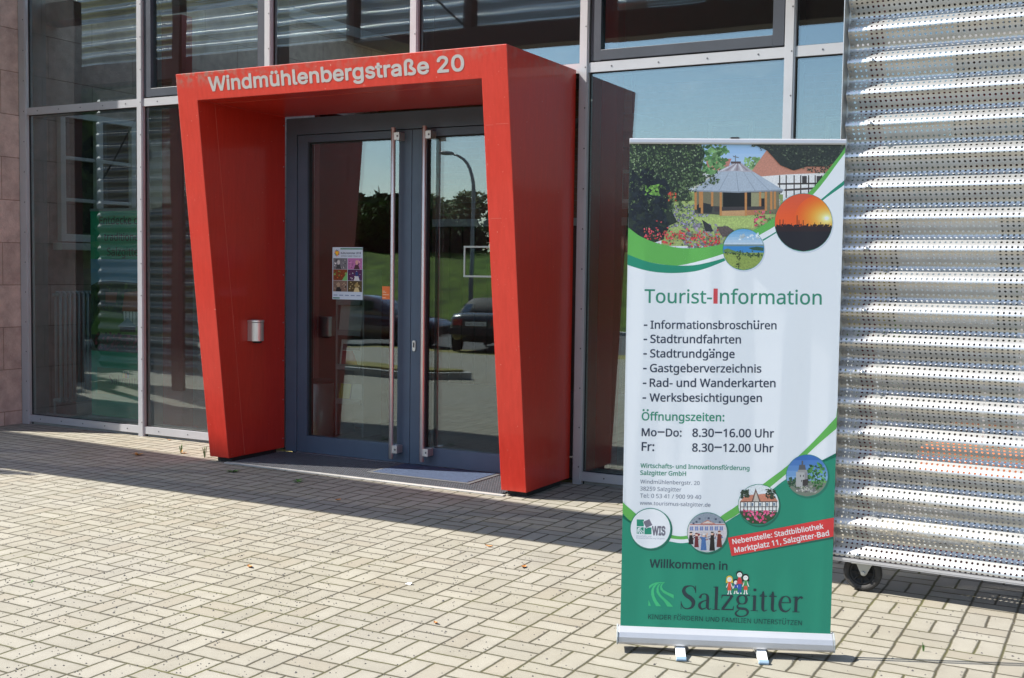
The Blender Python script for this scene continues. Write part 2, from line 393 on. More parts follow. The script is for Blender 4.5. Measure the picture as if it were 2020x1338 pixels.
GROT = {
    '0': '227;113,-3,87,0,65,12,47,31,34,57,29,77,25,101,24,127,25,153,29,177,35,197,48,223,65,242,87,254,113,258,139,254,161,242,179,223,192,197,198,177,201,153,203,127,201,101,198,77,192,57,179,31,162,12,140,0|113,25,131,28,145,37,157,52,165,72,170,97,172,127,170,157,165,182,157,203,145,218,131,227,113,230,96,227,82,218,70,203,62,182,56,157,55,127,56,97,62,72,70,52,82,37,96,28',
    '2': '227;32,0,32,24,117,114,141,141,149,153,155,163,159,174,160,186,159,198,154,209,146,218,137,224,125,228,112,230,98,228,86,224,77,216,69,207,65,195,64,181,33,181,35,202,43,221,55,237,72,248,91,255,112,258,134,255,153,248,169,237,181,223,188,205,191,186,189,172,185,159,179,145,168,129,133,90,76,30,76,28,195,28,195,0',
    'I': '150;16,0,16,29,59,29,59,226,16,226,16,254,135,254,135,226,91,226,91,29,135,29,135,0',
    'S': '223;112,-4,86,-2,64,5,46,15,32,30,23,48,19,68,52,68,55,55,62,44,71,35,83,29,97,26,112,25,128,26,143,30,155,37,165,46,171,57,173,70,171,81,166,89,158,96,148,102,122,111,92,120,64,130,43,145,30,163,26,186,29,206,37,224,51,238,69,249,90,256,114,258,137,256,158,249,175,238,189,224,197,208,200,189,169,189,163,206,151,219,134,227,112,229,97,228,84,224,73,218,64,209,59,199,58,188,60,176,65,167,74,160,85,154,106,147,132,140,156,132,168,126,179,119,189,110,197,99,202,85,204,69,201,50,193,32,180,17,162,5,139,-2',
    'W': '343;78,0,8,254,41,254,82,98,88,73,93,47,98,20,95,20,100,47,106,73,112,98,153,254,190,254,231,98,237,73,243,47,249,20,244,20,249,47,255,73,261,98,302,254,335,254,265,0,228,0,184,161,176,196,168,237,175,237,167,197,159,161,115,0',
    'a': '195;80,-4,63,-3,47,2,34,11,24,22,17,37,15,54,17,69,22,80,29,90,39,97,50,102,63,105,89,110,117,113,126,115,133,117,136,121,138,127,138,128,137,139,133,148,128,156,120,161,110,164,98,165,85,164,75,161,66,156,59,150,54,144,50,137,20,146,29,161,39,173,52,182,66,188,82,191,97,192,119,190,131,186,143,180,153,172,161,160,167,145,168,126,168,0,138,0,138,26,136,26,126,12,118,6,108,1,95,-3|85,23,101,24,114,29,124,37,132,47,136,57,138,69,138,95,130,91,116,88,100,86,88,84,67,79,58,75,52,70,47,62,46,52,47,43,51,36,57,30,65,26,74,24',
    'b': '212;115,-4,99,-3,86,2,76,8,69,16,59,29,56,29,56,0,26,0,26,254,57,254,57,160,59,160,69,173,76,180,86,186,98,191,115,192,137,189,156,180,173,166,185,146,193,122,195,94,193,66,185,42,173,23,157,8,137,-1|110,23,126,26,140,33,150,44,158,58,163,75,164,95,163,114,158,131,150,145,140,156,126,163,110,165,94,163,81,156,70,145,62,131,58,114,56,95,58,75,63,58,70,43,81,32,94,26',
    'd': '212;98,-4,75,-1,56,8,40,23,27,42,20,66,17,94,20,122,27,146,40,166,56,180,75,189,98,192,114,191,126,186,136,180,144,173,153,160,155,160,155,254,186,254,186,0,156,0,156,29,153,29,143,16,136,8,126,2,114,-3|102,23,118,26,132,32,142,43,150,58,154,75,156,95,154,114,150,131,142,145,132,156,118,163,102,165,86,163,72,156,62,145,54,131,50,114,48,95,50,75,54,58,62,44,73,33,86,26',
    'e': '202;106,-4,80,-1,58,8,41,23,28,42,20,66,17,93,20,121,28,145,40,165,58,180,78,189,103,192,118,191,133,187,147,180,160,170,170,157,179,141,184,121,186,97,186,85,37,85,37,110,169,110,155,101,153,119,149,134,141,147,131,157,118,163,103,165,87,163,73,157,62,147,54,135,50,121,48,105,48,89,50,69,55,53,64,40,76,31,90,25,106,23,117,24,127,26,135,31,143,36,149,44,153,53,182,45,177,32,168,20,156,10,141,2,125,-3',
    'g': '213;103,-75,84,-74,67,-70,53,-63,41,-55,32,-45,25,-35,51,-20,61,-33,68,-39,77,-44,89,-48,103,-49,124,-46,141,-38,152,-23,156,-3,156,34,153,34,143,21,136,14,126,8,114,4,97,2,76,5,56,13,40,27,28,45,20,68,17,96,20,123,27,147,40,166,56,180,76,189,98,192,114,191,127,186,137,180,144,173,154,159,157,159,157,190,186,190,186,-4,183,-27,175,-45,162,-59,145,-68,125,-73|102,30,118,32,132,38,142,47,150,61,155,77,156,96,155,115,150,132,142,146,132,156,119,163,102,165,86,163,73,156,62,145,54,131,50,115,48,96,50,78,54,61,62,48,73,38,86,32',
    'h': '205;57,113,57,0,26,0,26,254,57,254,57,144,51,144,62,166,76,181,94,189,114,192,132,190,148,184,161,174,170,160,177,142,179,120,179,0,148,0,148,118,145,137,136,152,123,161,105,165,92,163,80,159,71,151,63,141,58,129',
    'i': '83;26,0,26,190,57,190,57,0|42,221,34,223,27,227,22,234,21,242,22,249,27,256,34,260,42,262,50,260,57,256,62,249,63,242,62,234,57,227,50,223',
    'l': '95;70,-1,50,2,37,10,29,24,26,42,26,254,57,254,57,49,58,38,60,31,65,27,73,26,80,26,85,27,90,1,81,0',
    'm': '305;26,0,26,190,56,190,56,148,54,148,59,162,66,173,75,182,86,188,98,192,110,193,129,190,144,180,154,166,160,147,156,147,161,160,169,172,178,181,190,187,204,192,218,193,234,191,249,186,261,177,270,164,276,148,278,128,278,0,248,0,248,127,245,145,236,156,224,163,209,165,197,164,187,160,179,153,173,145,169,135,168,124,168,0,137,0,137,130,134,144,126,156,115,163,100,165,89,164,79,160,70,154,63,145,58,133,57,119,57,0',
    'n': '205;57,113,57,0,26,0,26,190,56,190,56,144,51,144,62,166,76,181,94,189,114,192,132,190,147,184,160,174,170,160,176,142,179,120,179,0,148,0,148,118,145,137,136,152,123,161,105,165,92,163,80,159,71,151,63,141,58,129',
    'r': '130;26,0,26,190,56,190,56,160,58,160,65,173,76,184,90,190,107,192,115,192,122,192,122,161,115,162,103,163,91,161,80,157,70,151,63,142,58,131,57,118,57,0',
    's': '182;91,-4,72,-3,56,2,42,9,31,19,23,32,18,47,47,53,53,40,62,30,75,25,91,23,108,25,122,31,131,40,134,51,132,60,127,68,118,74,106,78,75,85,52,93,36,104,27,119,23,137,26,152,33,166,43,177,58,185,74,190,94,192,112,191,127,186,140,179,149,170,157,158,162,145,134,139,129,149,121,158,110,164,94,166,78,164,65,158,57,150,54,139,56,129,62,122,72,116,86,111,115,105,137,97,153,86,162,71,166,53,163,37,156,24,145,12,130,3,112,-2',
    't': '114;102,190,102,164,3,164,3,190|32,236,63,236,63,49,64,38,68,31,75,26,85,25,93,26,101,27,107,1,96,-1,84,-2,62,1,46,11,36,26,32,46',
    'ß': '221;61,181,61,0,30,0,30,181,32,204,39,224,50,239,71,253,98,258,114,256,130,251,144,243,156,231,163,216,166,197,165,185,162,175,154,161,146,149,144,143,143,136,144,128,149,121,163,108,181,94,189,86,196,76,200,64,202,50,200,34,193,21,183,10,170,3,154,-2,135,-3,118,-2,104,1,91,5,82,10,94,37,109,29,119,26,133,25,149,27,161,32,168,41,171,52,169,61,165,69,150,83,132,97,124,105,117,113,113,124,111,136,112,146,115,153,124,165,132,177,135,184,136,194,133,210,125,221,113,227,98,229,82,227,71,218,63,203',
    'ü': '205;91,-3,73,-1,57,5,44,15,35,29,28,47,26,69,26,190,57,190,57,72,60,52,68,37,82,28,100,25,113,27,125,31,134,38,142,48,146,61,148,76,148,190,179,190,179,0,149,0,149,46,154,46,143,23,129,8,111,0|138,221,131,223,124,227,120,234,118,242,120,249,124,256,131,260,138,262,146,260,153,256,157,249,159,242,157,234,153,227,146,223|67,221,59,223,52,227,48,234,46,242,48,249,52,256,59,260,67,262,74,260,81,256,85,249,87,242,85,234,81,227,74,223',
    '–': '175;175,122,175,94,0,94,0,122',
    ' ': '94;'
}


def glyph(font, ch):
    g = font.get(ch)
    if g is None:
        if ch in 'üöäÖÜÄ':
            base = {'ü': 'u', 'ö': 'o', 'ä': 'a', 'Ö': 'O', 'Ü': 'U', 'Ä': 'A'}[ch]
            a, loops = glyph(font, base)
            xs = [p[0] for l in loops for p in l]
            cx = (min(xs) + max(xs)) / 2
            y = max(p[1] for l in loops for p in l) + 62
            dots = [[(cx + s * 62 + 27 * math.cos(t * math.pi / 4), y + 27 * math.sin(t * math.pi / 4)) for t in range(8)] for s in (-1, 1)]
            g = (a, loops + [d[::-1] for d in dots])
        elif ch == '–':
            g = (250, [[(22, 118), (22, 150), (228, 150), (228, 118)]])
        elif ch == 'ß':
            g = glyph(GROT, ch)
        else:
            g = (200, [])
        font[ch] = g
    elif isinstance(g, str):
        a, _, rest = g.partition(';')
        loops = []
        for l in rest.split('|'):
            if l:
                q = [int(t) for t in l.split(',')]
                loops.append(list(zip(q[0::2], q[1::2])))
        g = (int(a), loops)
        font[ch] = g
    return g


def text_polys(font, s, bold=0.0, track=0.0):
    """list of glyph polygons (list of loops) and the total width, in em/500 units"""
    x, res = 0.0, []
    for ch in s:
        a, loops = glyph(font, ch)
        if loops:
            res.append([[(p[0] + x, p[1]) for p in l] for l in loops])
        x += a + track
    return res, x


def inside(p, l):
    c = False
    for i in range(len(l)):
        a, b = l[i - 1], l[i]
        if (a[1] > p[1]) != (b[1] > p[1]) and p[0] < (b[0] - a[0]) * (p[1] - a[1]) / (b[1] - a[1]) + a[0]:
            c = not c
    return c


def nest(loops):
    """outer loops, each with the holes that lie in it"""
    out, holes = [], []
    for i, l in enumerate(loops):
        n = sum(inside(l[0], m) for j, m in enumerate(loops) if j != i)
        (holes if n % 2 else out).append(l)
    return [[o] + [h for h in holes if inside(h[0], o)] for o in out]


def put_text(mb, font, s, mapf, x0, x1=None, size=None, bold=0.0, ink=None, xs=1.0):
    """mapf(u, v) -> 3-D point; u along the line, v up; x0..x1 fits the inked width"""
    polys, w = text_polys(font, s, bold)
    allx = [p[0] for g in polys for l in g for p in l]
    lo, hi = min(allx), max(allx)
    if x1 is not None:
        k = (x1 - x0) / (hi - lo)
        ky = k if size is None else size / 500.0
    else:
        ky = size / 500.0
        k = ky * xs
    # heavier weights: the glyph is laid down several times around its own place
    sh_ = [(0.0, 0.0)]
    if bold:
        m_ = 10 if bold > 10 else 6
        sh_ += [(bold * ky * math.cos(2 * math.pi * t / m_), bold * ky * math.sin(2 * math.pi * t / m_)) for t in range(m_)]
    for g in polys:
        for group in nest(g):
            loops3 = [[Vector(((p[0] - lo) * k + x0, p[1] * ky, 0)) for p in l] for l in group]
            flat = [p for l in loops3 for p in l]
            tri = tessellate_polygon(loops3)
            for n_, (dx, dy) in enumerate(sh_):
                for t in tri:
                    mb.face([mapf(flat[i].x + dx, flat[i].y + dy, n_ * 1.5e-6) for i in t], ink=ink)
    return ky


def smooth_line(pts, n=8):
    """Catmull-Rom through points of any dimension"""
    out = []
    P = [pts[0]] + list(pts) + [pts[-1]]
    for i in range(1, len(P) - 2):
        for k in range(n):
            t = k / n
            out.append(tuple(0.5 * ((2 * b) + (-a + c) * t + (2 * a - 5 * b + 4 * c - d) * t * t + (-a + 3 * b - 3 * c + d) * t ** 3)
                             for a, b, c, d in zip(P[i - 1], P[i], P[i + 1], P[i + 2])))
    out.append(tuple(pts[-1]))
    return out


def brush(pts, n=8):
    """(x, y, width) stroke -> list of quads"""
    q = smooth_line(pts, n)
    L, Rr = [], []
    for i, p in enumerate(q):
        a, b = q[max(i - 1, 0)], q[min(i + 1, len(q) - 1)]
        d = Vector((b[0] - a[0], b[1] - a[1]))
        d.normalize()
        nx, ny = -d.y, d.x
        L.append((p[0] + nx * p[2] / 2, p[1] + ny * p[2] / 2))
        Rr.append((p[0] - nx * p[2] / 2, p[1] - ny * p[2] / 2))
    return [[L[i], L[i + 1], Rr[i + 1], Rr[i]] for i in range(len(q) - 1)]


# hand drawn serif letters: x-height 290, cap height 430, base line 0
SERIF = {
    'S': (300, [[(268, 300, 8), (262, 350, 20), (225, 410, 16), (160, 424, 20), (85, 395, 46), (62, 325, 62), (105, 255, 70), (185, 200, 74), (235, 130, 66), (215, 45, 46), (140, 8, 22), (70, 25, 18), (30, 90, 14), (22, 140, 6)],
                [(265, 430, 14), (266, 300, 10)], [(24, -4, 10), (22, 140, 10)]]),
    'a': (250, [[(40, 205, 44), (46, 235, 40), (70, 272, 20), (115, 286, 14), (155, 268, 32), (172, 215, 50), (172, 100, 50), (172, 50, 46), (190, 14, 30), (215, 10, 14), (240, 28, 6)],
                [(160, 172, 14), (95, 150, 20), (40, 105, 42), (38, 50, 46), (75, 10, 30), (125, 22, 16), (165, 52, 10)]]),
    'l': (130, [[(64, 425, 50), (64, 8, 50)], [(5, 416, 10), (40, 416, 14), (66, 424, 10)], [(2, 6, 12), (130, 6, 12)]]),
    'z': (250, [[(20, 270, 22), (210, 270, 24)], [(205, 272, 46), (40, 22, 46)], [(20, 14, 24), (225, 14, 24)], [(18, 206, 5), (22, 240, 16), (28, 280, 22)], [(232, 86, 5), (228, 50, 16), (216, 4, 22)]]),
    'g': (260, [[(120, 282, 16), (60, 262, 34), (38, 200, 46), (60, 140, 36), (115, 122, 14), (170, 140, 34), (192, 200, 46), (170, 262, 34), (120, 282, 16)],
                [(185, 262, 20), (215, 284, 18), (250, 280, 26)],
                [(80, 128, 12), (40, 95, 22), (50, 52, 40), (110, 38, 44), (180, 30, 44), (222, -15, 40), (200, -75, 26), (120, -105, 16), (40, -92, 30), (12, -45, 30), (50, 0, 16), (75, 20, 10)]]),
    'i': (130, [[(64, 284, 50), (64, 8, 50)], [(8, 272, 10), (40, 274, 14), (66, 286, 10)], [(2, 6, 12), (130, 6, 12)],
                [(38, 385, 30), (64, 385, 56), (90, 385, 30)]]),
    't': (160, [[(70, 368, 10), (72, 300, 44), (72, 80, 50), (80, 24, 40), (105, 8, 22), (150, 30, 8)], [(10, 276, 18), (140, 276, 18)], [(14, 280, 6), (50, 310, 10), (72, 366, 6)]]),
    'e': (240, [[(48, 168, 14), (212, 168, 14)], [(210, 162, 18), (206, 215, 36), (180, 265, 26), (125, 284, 14), (65, 250, 38), (34, 150, 52), (58, 50, 50), (125, 8, 34), (185, 28, 18), (222, 80, 8)]]),
    'r': (190, [[(64, 284, 50), (64, 8, 50)], [(8, 272, 10), (40, 274, 14), (66, 286, 10)], [(2, 6, 12), (132, 6, 12)], [(84, 215, 12), (115, 262, 24), (150, 276, 34), (172, 252, 38)]]),
}


def put_serif(mb, s, mapf, x0, x1, ink, ky=None):
    x, quads = 0, []
    for ch in s:
        a, st = SERIF[ch]
        for b in st:
            quads += [[(p[0] + x, p[1]) for p in q] for q in brush(b)]
        x += a + 8
    xs = [p[0] for q in quads for p in q]
    lo, hi = min(xs), max(xs)
    k = (x1 - x0) / (hi - lo)
    ky = ky or k
    for q in quads:
        mb.face([mapf((p[0] - lo) * k + x0, p[1] * ky) for p in q], ink=ink)

# ------------------------------------------------------------------ materials
M = {}
M['alu'] = mat("anodised_aluminium", (0.46, 0.46, 0.48), 0.40, 0.45, var=0.06, vscale=3, bump=0.02, bscale=220)
M['anthracite'] = mat("anthracite_paint", (0.045, 0.052, 0.068), 0.42, 0.0, var=0.12, vscale=4, bump=0.03, bscale=300)
M['doorblue'] = mat("blue_grey_paint", (0.070, 0.098, 0.142), 0.40, 0.0, var=0.10, vscale=3, bump=0.03, bscale=300)
M['inner'] = mat("inner_profile_paint", (0.30, 0.32, 0.32), 0.55)
M['steel'] = mat("brushed_steel", (0.66, 0.62, 0.60), 0.42, 0.9, var=0.08, vscale=30, stretch=(1, 1, 0.05))
M['rubber'] = mat("black_rubber", (0.012, 0.012, 0.013), 0.75, var=0.3, vscale=40)
M['dark'] = mat("dark_gap", (0.012, 0.012, 0.014), 0.7)
M['white'] = mat("white_paint", (0.78, 0.78, 0.76), 0.5, var=0.04, vscale=6)
M['brown_steel'] = mat("brown_red_steel", (0.085, 0.030, 0.022), 0.5, var=0.15, vscale=5)
M['red_steel'] = mat("dark_red_steel", (0.20, 0.012, 0.016), 0.45, var=0.1, vscale=6)
M['screw'] = mat("screw_head", (0.10, 0.10, 0.11), 0.5, 0.5)
M['bolt'] = mat("zinc_bolt", (0.40, 0.42, 0.43), 0.4, 0.9)


def red_paint():
    m = mat("weathered_red_paint", (0.56, 0.022, 0.012), 0.33, coat=0.2)
    nt = m.node_tree
    b = nt.nodes["Principled BSDF"]
    L = nt.links.new
    tc = nt.nodes.new("ShaderNodeTexCoord")
    sep = nt.nodes.new("ShaderNodeSeparateXYZ")
    L(tc.outputs["Object"], sep.inputs[0])
    mp = nt.nodes.new("ShaderNodeMapping")
    mp.inputs["Scale"].default_value = (14, 14, 1.6)
    L(tc.outputs["Object"], mp.inputs[0])
    n = nt.nodes.new("ShaderNodeTexNoise")
    n.inputs["Scale"].default_value = 3.0
    n.inputs["Detail"].default_value = 8.0
    n.inputs["Roughness"].default_value = 0.7
    L(mp.outputs[0], n.inputs["Vector"])
    cr = nt.nodes.new("ShaderNodeValToRGB")
    cr.color_ramp.elements[0].color = (0.43, 0.022, 0.011, 1)
    cr.color_ramp.elements[1].color = (0.51, 0.031, 0.017, 1)
    cr.color_ramp.elements[0].position = 0.35
    cr.color_ramp.elements[1].position = 0.7
    L(n.outputs[0], cr.inputs[0])
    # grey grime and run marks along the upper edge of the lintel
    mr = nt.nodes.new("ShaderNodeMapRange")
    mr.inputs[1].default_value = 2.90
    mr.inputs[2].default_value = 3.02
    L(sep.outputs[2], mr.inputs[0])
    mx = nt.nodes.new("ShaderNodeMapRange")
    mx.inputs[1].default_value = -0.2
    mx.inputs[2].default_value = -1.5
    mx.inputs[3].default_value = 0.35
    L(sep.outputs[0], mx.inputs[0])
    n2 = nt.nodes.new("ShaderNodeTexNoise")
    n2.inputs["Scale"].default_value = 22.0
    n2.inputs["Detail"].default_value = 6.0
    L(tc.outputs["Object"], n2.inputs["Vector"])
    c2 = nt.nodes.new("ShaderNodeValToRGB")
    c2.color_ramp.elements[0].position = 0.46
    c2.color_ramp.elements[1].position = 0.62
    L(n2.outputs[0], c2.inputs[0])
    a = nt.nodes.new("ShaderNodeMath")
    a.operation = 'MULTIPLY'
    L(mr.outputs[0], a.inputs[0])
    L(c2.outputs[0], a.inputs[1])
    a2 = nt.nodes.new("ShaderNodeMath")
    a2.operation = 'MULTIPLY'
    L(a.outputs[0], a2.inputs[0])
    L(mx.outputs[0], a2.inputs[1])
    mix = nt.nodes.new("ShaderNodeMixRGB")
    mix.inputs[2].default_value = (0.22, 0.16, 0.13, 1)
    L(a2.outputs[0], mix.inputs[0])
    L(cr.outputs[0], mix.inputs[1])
    # pale specks and scratches
    v = nt.nodes.new("ShaderNodeTexNoise")
    v.inputs["Scale"].default_value = 55.0
    v.inputs["Detail"].default_value = 2.0
    L(tc.outputs["Object"], v.inputs["Vector"])
    c3 = nt.nodes.new("ShaderNodeValToRGB")
    c3.color_ramp.elements[0].position = 0.73
    c3.color_ramp.elements[1].position = 0.76
    L(v.outputs[0], c3.inputs[0])
    mix2 = nt.nodes.new("ShaderNodeMixRGB")
    mix2.inputs[2].default_value = (0.55, 0.22, 0.17, 1)
    L(c3.outputs[0], mix2.inputs[0])
    L(mix.outputs[0], mix2.inputs[1])
    L(mix2.outputs[0], b.inputs["Base Color"])
    rr = nt.nodes.new("ShaderNodeMapRange")
    rr.inputs[3].default_value = 0.26
    rr.inputs[4].default_value = 0.42
    L(n.outputs[0], rr.inputs[0])
    L(rr.outputs[0], b.inputs["Roughness"])
    bp = nt.nodes.new("ShaderNodeBump")
    bp.inputs["Strength"].default_value = 0.04
    bp.inputs["Distance"].default_value = 0.01
    L(n2.outputs[0], bp.inputs["Height"])
    L(bp.outputs[0], b.inputs["Normal"])
    return m


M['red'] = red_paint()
M['redseam'] = mat("red_panel_joint", (0.52, 0.10, 0.07), 0.5)


def glass_mat(name, tint, k0, k1, dirt=0.0):
    m = bpy.data.materials.new(name)
    m.use_nodes = True
    nt = m.node_tree
    nt.nodes.clear()
    L = nt.links.new
    out = nt.nodes.new("ShaderNodeOutputMaterial")
    tr = nt.nodes.new("ShaderNodeBsdfTransparent")
    tr.inputs[0].default_value = (*tint, 1)
    gl = nt.nodes.new("ShaderNodeBsdfGlossy")
    gl.inputs["Roughness"].default_value = 0.0
    gl.inputs["Color"].default_value = (0.84, 0.96, 0.98, 1)
    # float glass is never perfectly plane
    tw = nt.nodes.new("ShaderNodeTexCoord")
    nw = nt.nodes.new("ShaderNodeTexNoise")
    nw.inputs["Scale"].default_value = 1.6
    nw.inputs["Detail"].default_value = 1.0
    L(tw.outputs["Object"], nw.inputs["Vector"])
    bw = nt.nodes.new("ShaderNodeBump")
    bw.inputs["Strength"].default_value = 0.10
    bw.inputs["Distance"].default_value = 0.01
    L(nw.outputs[0], bw.inputs["Height"])
    L(bw.outputs[0], gl.inputs["Normal"])
    fr = nt.nodes.new("ShaderNodeFresnel")
    fr.inputs[0].default_value = 1.5
    ma = nt.nodes.new("ShaderNodeMath")
    ma.operation = 'MULTIPLY_ADD'
    ma.use_clamp = True
    ma.inputs[1].default_value = k1
    ma.inputs[2].default_value = k0
    mx = nt.nodes.new("ShaderNodeMixShader")
    L(fr.outputs[0], ma.inputs[0])
    L(ma.outputs[0], mx.inputs[0])
    L(tr.outputs[0], mx.inputs[1])
    L(gl.outputs[0], mx.inputs[2])
    last = mx.outputs[0]
    if dirt:
        tc = nt.nodes.new("ShaderNodeTexCoord")
        sp = nt.nodes.new("ShaderNodeSeparateXYZ")
        L(tc.outputs["Object"], sp.inputs[0])
        h = nt.nodes.new("ShaderNodeMapRange")
        h.inputs[1].default_value = 0.85
        h.inputs[2].default_value = 0.05
        L(sp.outputs[2], h.inputs[0])
        n = nt.nodes.new("ShaderNodeTexNoise")
        n.inputs["Scale"].default_value = 260.0
        n.inputs["Detail"].default_value = 3.0
        L(tc.outputs["Object"], n.inputs["Vector"])
        c = nt.nodes.new("ShaderNodeValToRGB")
        c.color_ramp.elements[0].position = 0.45
        c.color_ramp.elements[1].position = 0.75
        L(n.outputs[0], c.inputs[0])
        q = nt.nodes.new("ShaderNodeMath")
        q.operation = 'MULTIPLY'
        L(h.outputs[0], q.inputs[0])
        L(c.outputs[0], q.inputs[1])
        q2 = nt.nodes.new("ShaderNodeMath")
        q2.operation = 'MULTIPLY_ADD'
        q2.inputs[1].default_value = dirt
        q2.inputs[2].default_value = 0.006
        L(q.outputs[0], q2.inputs[0])
        df = nt.nodes.new("ShaderNodeBsdfDiffuse")
        df.inputs[0].default_value = (0.55, 0.53, 0.48, 1)
        mx2 = nt.nodes.new("ShaderNodeMixShader")
        L(q2.outputs[0], mx2.inputs[0])
        L(last, mx2.inputs[1])
        L(df.outputs[0], mx2.inputs[2])
        last = mx2.outputs[0]
    L(last, out.inputs[0])
    return m


M['glass'] = glass_mat("facade_glass", (0.82, 0.90, 0.88), 0.15, 1.5, dirt=0.10)
M['glass_in'] = glass_mat("inner_glass", (0.80, 0.88, 0.86), 0.05, 1.0)
M['dusty_glass'] = glass_mat("dusty_facade_glass", (0.82, 0.90, 0.88), 0.13, 1.4, dirt=0.42)
M['door_glass'] = glass_mat("door_glass", (0.78, 0.83, 0.82), 0.09, 1.5, dirt=0.03)
M['door_glass_in'] = glass_mat("door_inner_glass", (0.84, 0.88, 0.87), 0.045, 0.9)
M['carglass'] = glass_mat("car_glass", (0.25, 0.30, 0.30), 0.25, 1.0)


def perforated(name, base, pitch, radius, rough=0.4):
    """sheet metal with round holes laid out in the sheet's own uv metres"""
    m = mat(name, base, rough, 0.9)
    nt = m.node_tree
    L = nt.links.new
    b = nt.nodes["Principled BSDF"]
    out = nt.nodes["Material Output"]
    uv = nt.nodes.new("ShaderNodeUVMap")
    sc = nt.nodes.new("ShaderNodeVectorMath")
    sc.operation = 'SCALE'
    sc.inputs["Scale"].default_value = 1.0 / pitch
    fr = nt.nodes.new("ShaderNodeVectorMath")
    fr.operation = 'FRACTION'
    sb = nt.nodes.new("ShaderNodeVectorMath")
    sb.operation = 'SUBTRACT'
    sb.inputs[1].default_value = (0.5, 0.5, 0)
    ln = nt.nodes.new("ShaderNodeVectorMath")
    ln.operation = 'LENGTH'
    lt = nt.nodes.new("ShaderNodeMath")
    lt.operation = 'LESS_THAN'
    lt.inputs[1].default_value = radius / pitch
    tr = nt.nodes.new("ShaderNodeBsdfTransparent")
    mx = nt.nodes.new("ShaderNodeMixShader")
    L(uv.outputs[0], sc.inputs[0])
    L(sc.outputs[0], fr.inputs[0])
    L(fr.outputs[0], sb.inputs[0])
    L(sb.outputs[0], ln.inputs[0])
    L(ln.outputs["Value"], lt.inputs[0])
    L(lt.outputs[0], mx.inputs[0])
    L(b.outputs[0], mx.inputs[1])
    L(tr.outputs[0], mx.inputs[2])
    L(mx.outputs[0], out.inputs[0])
    return m


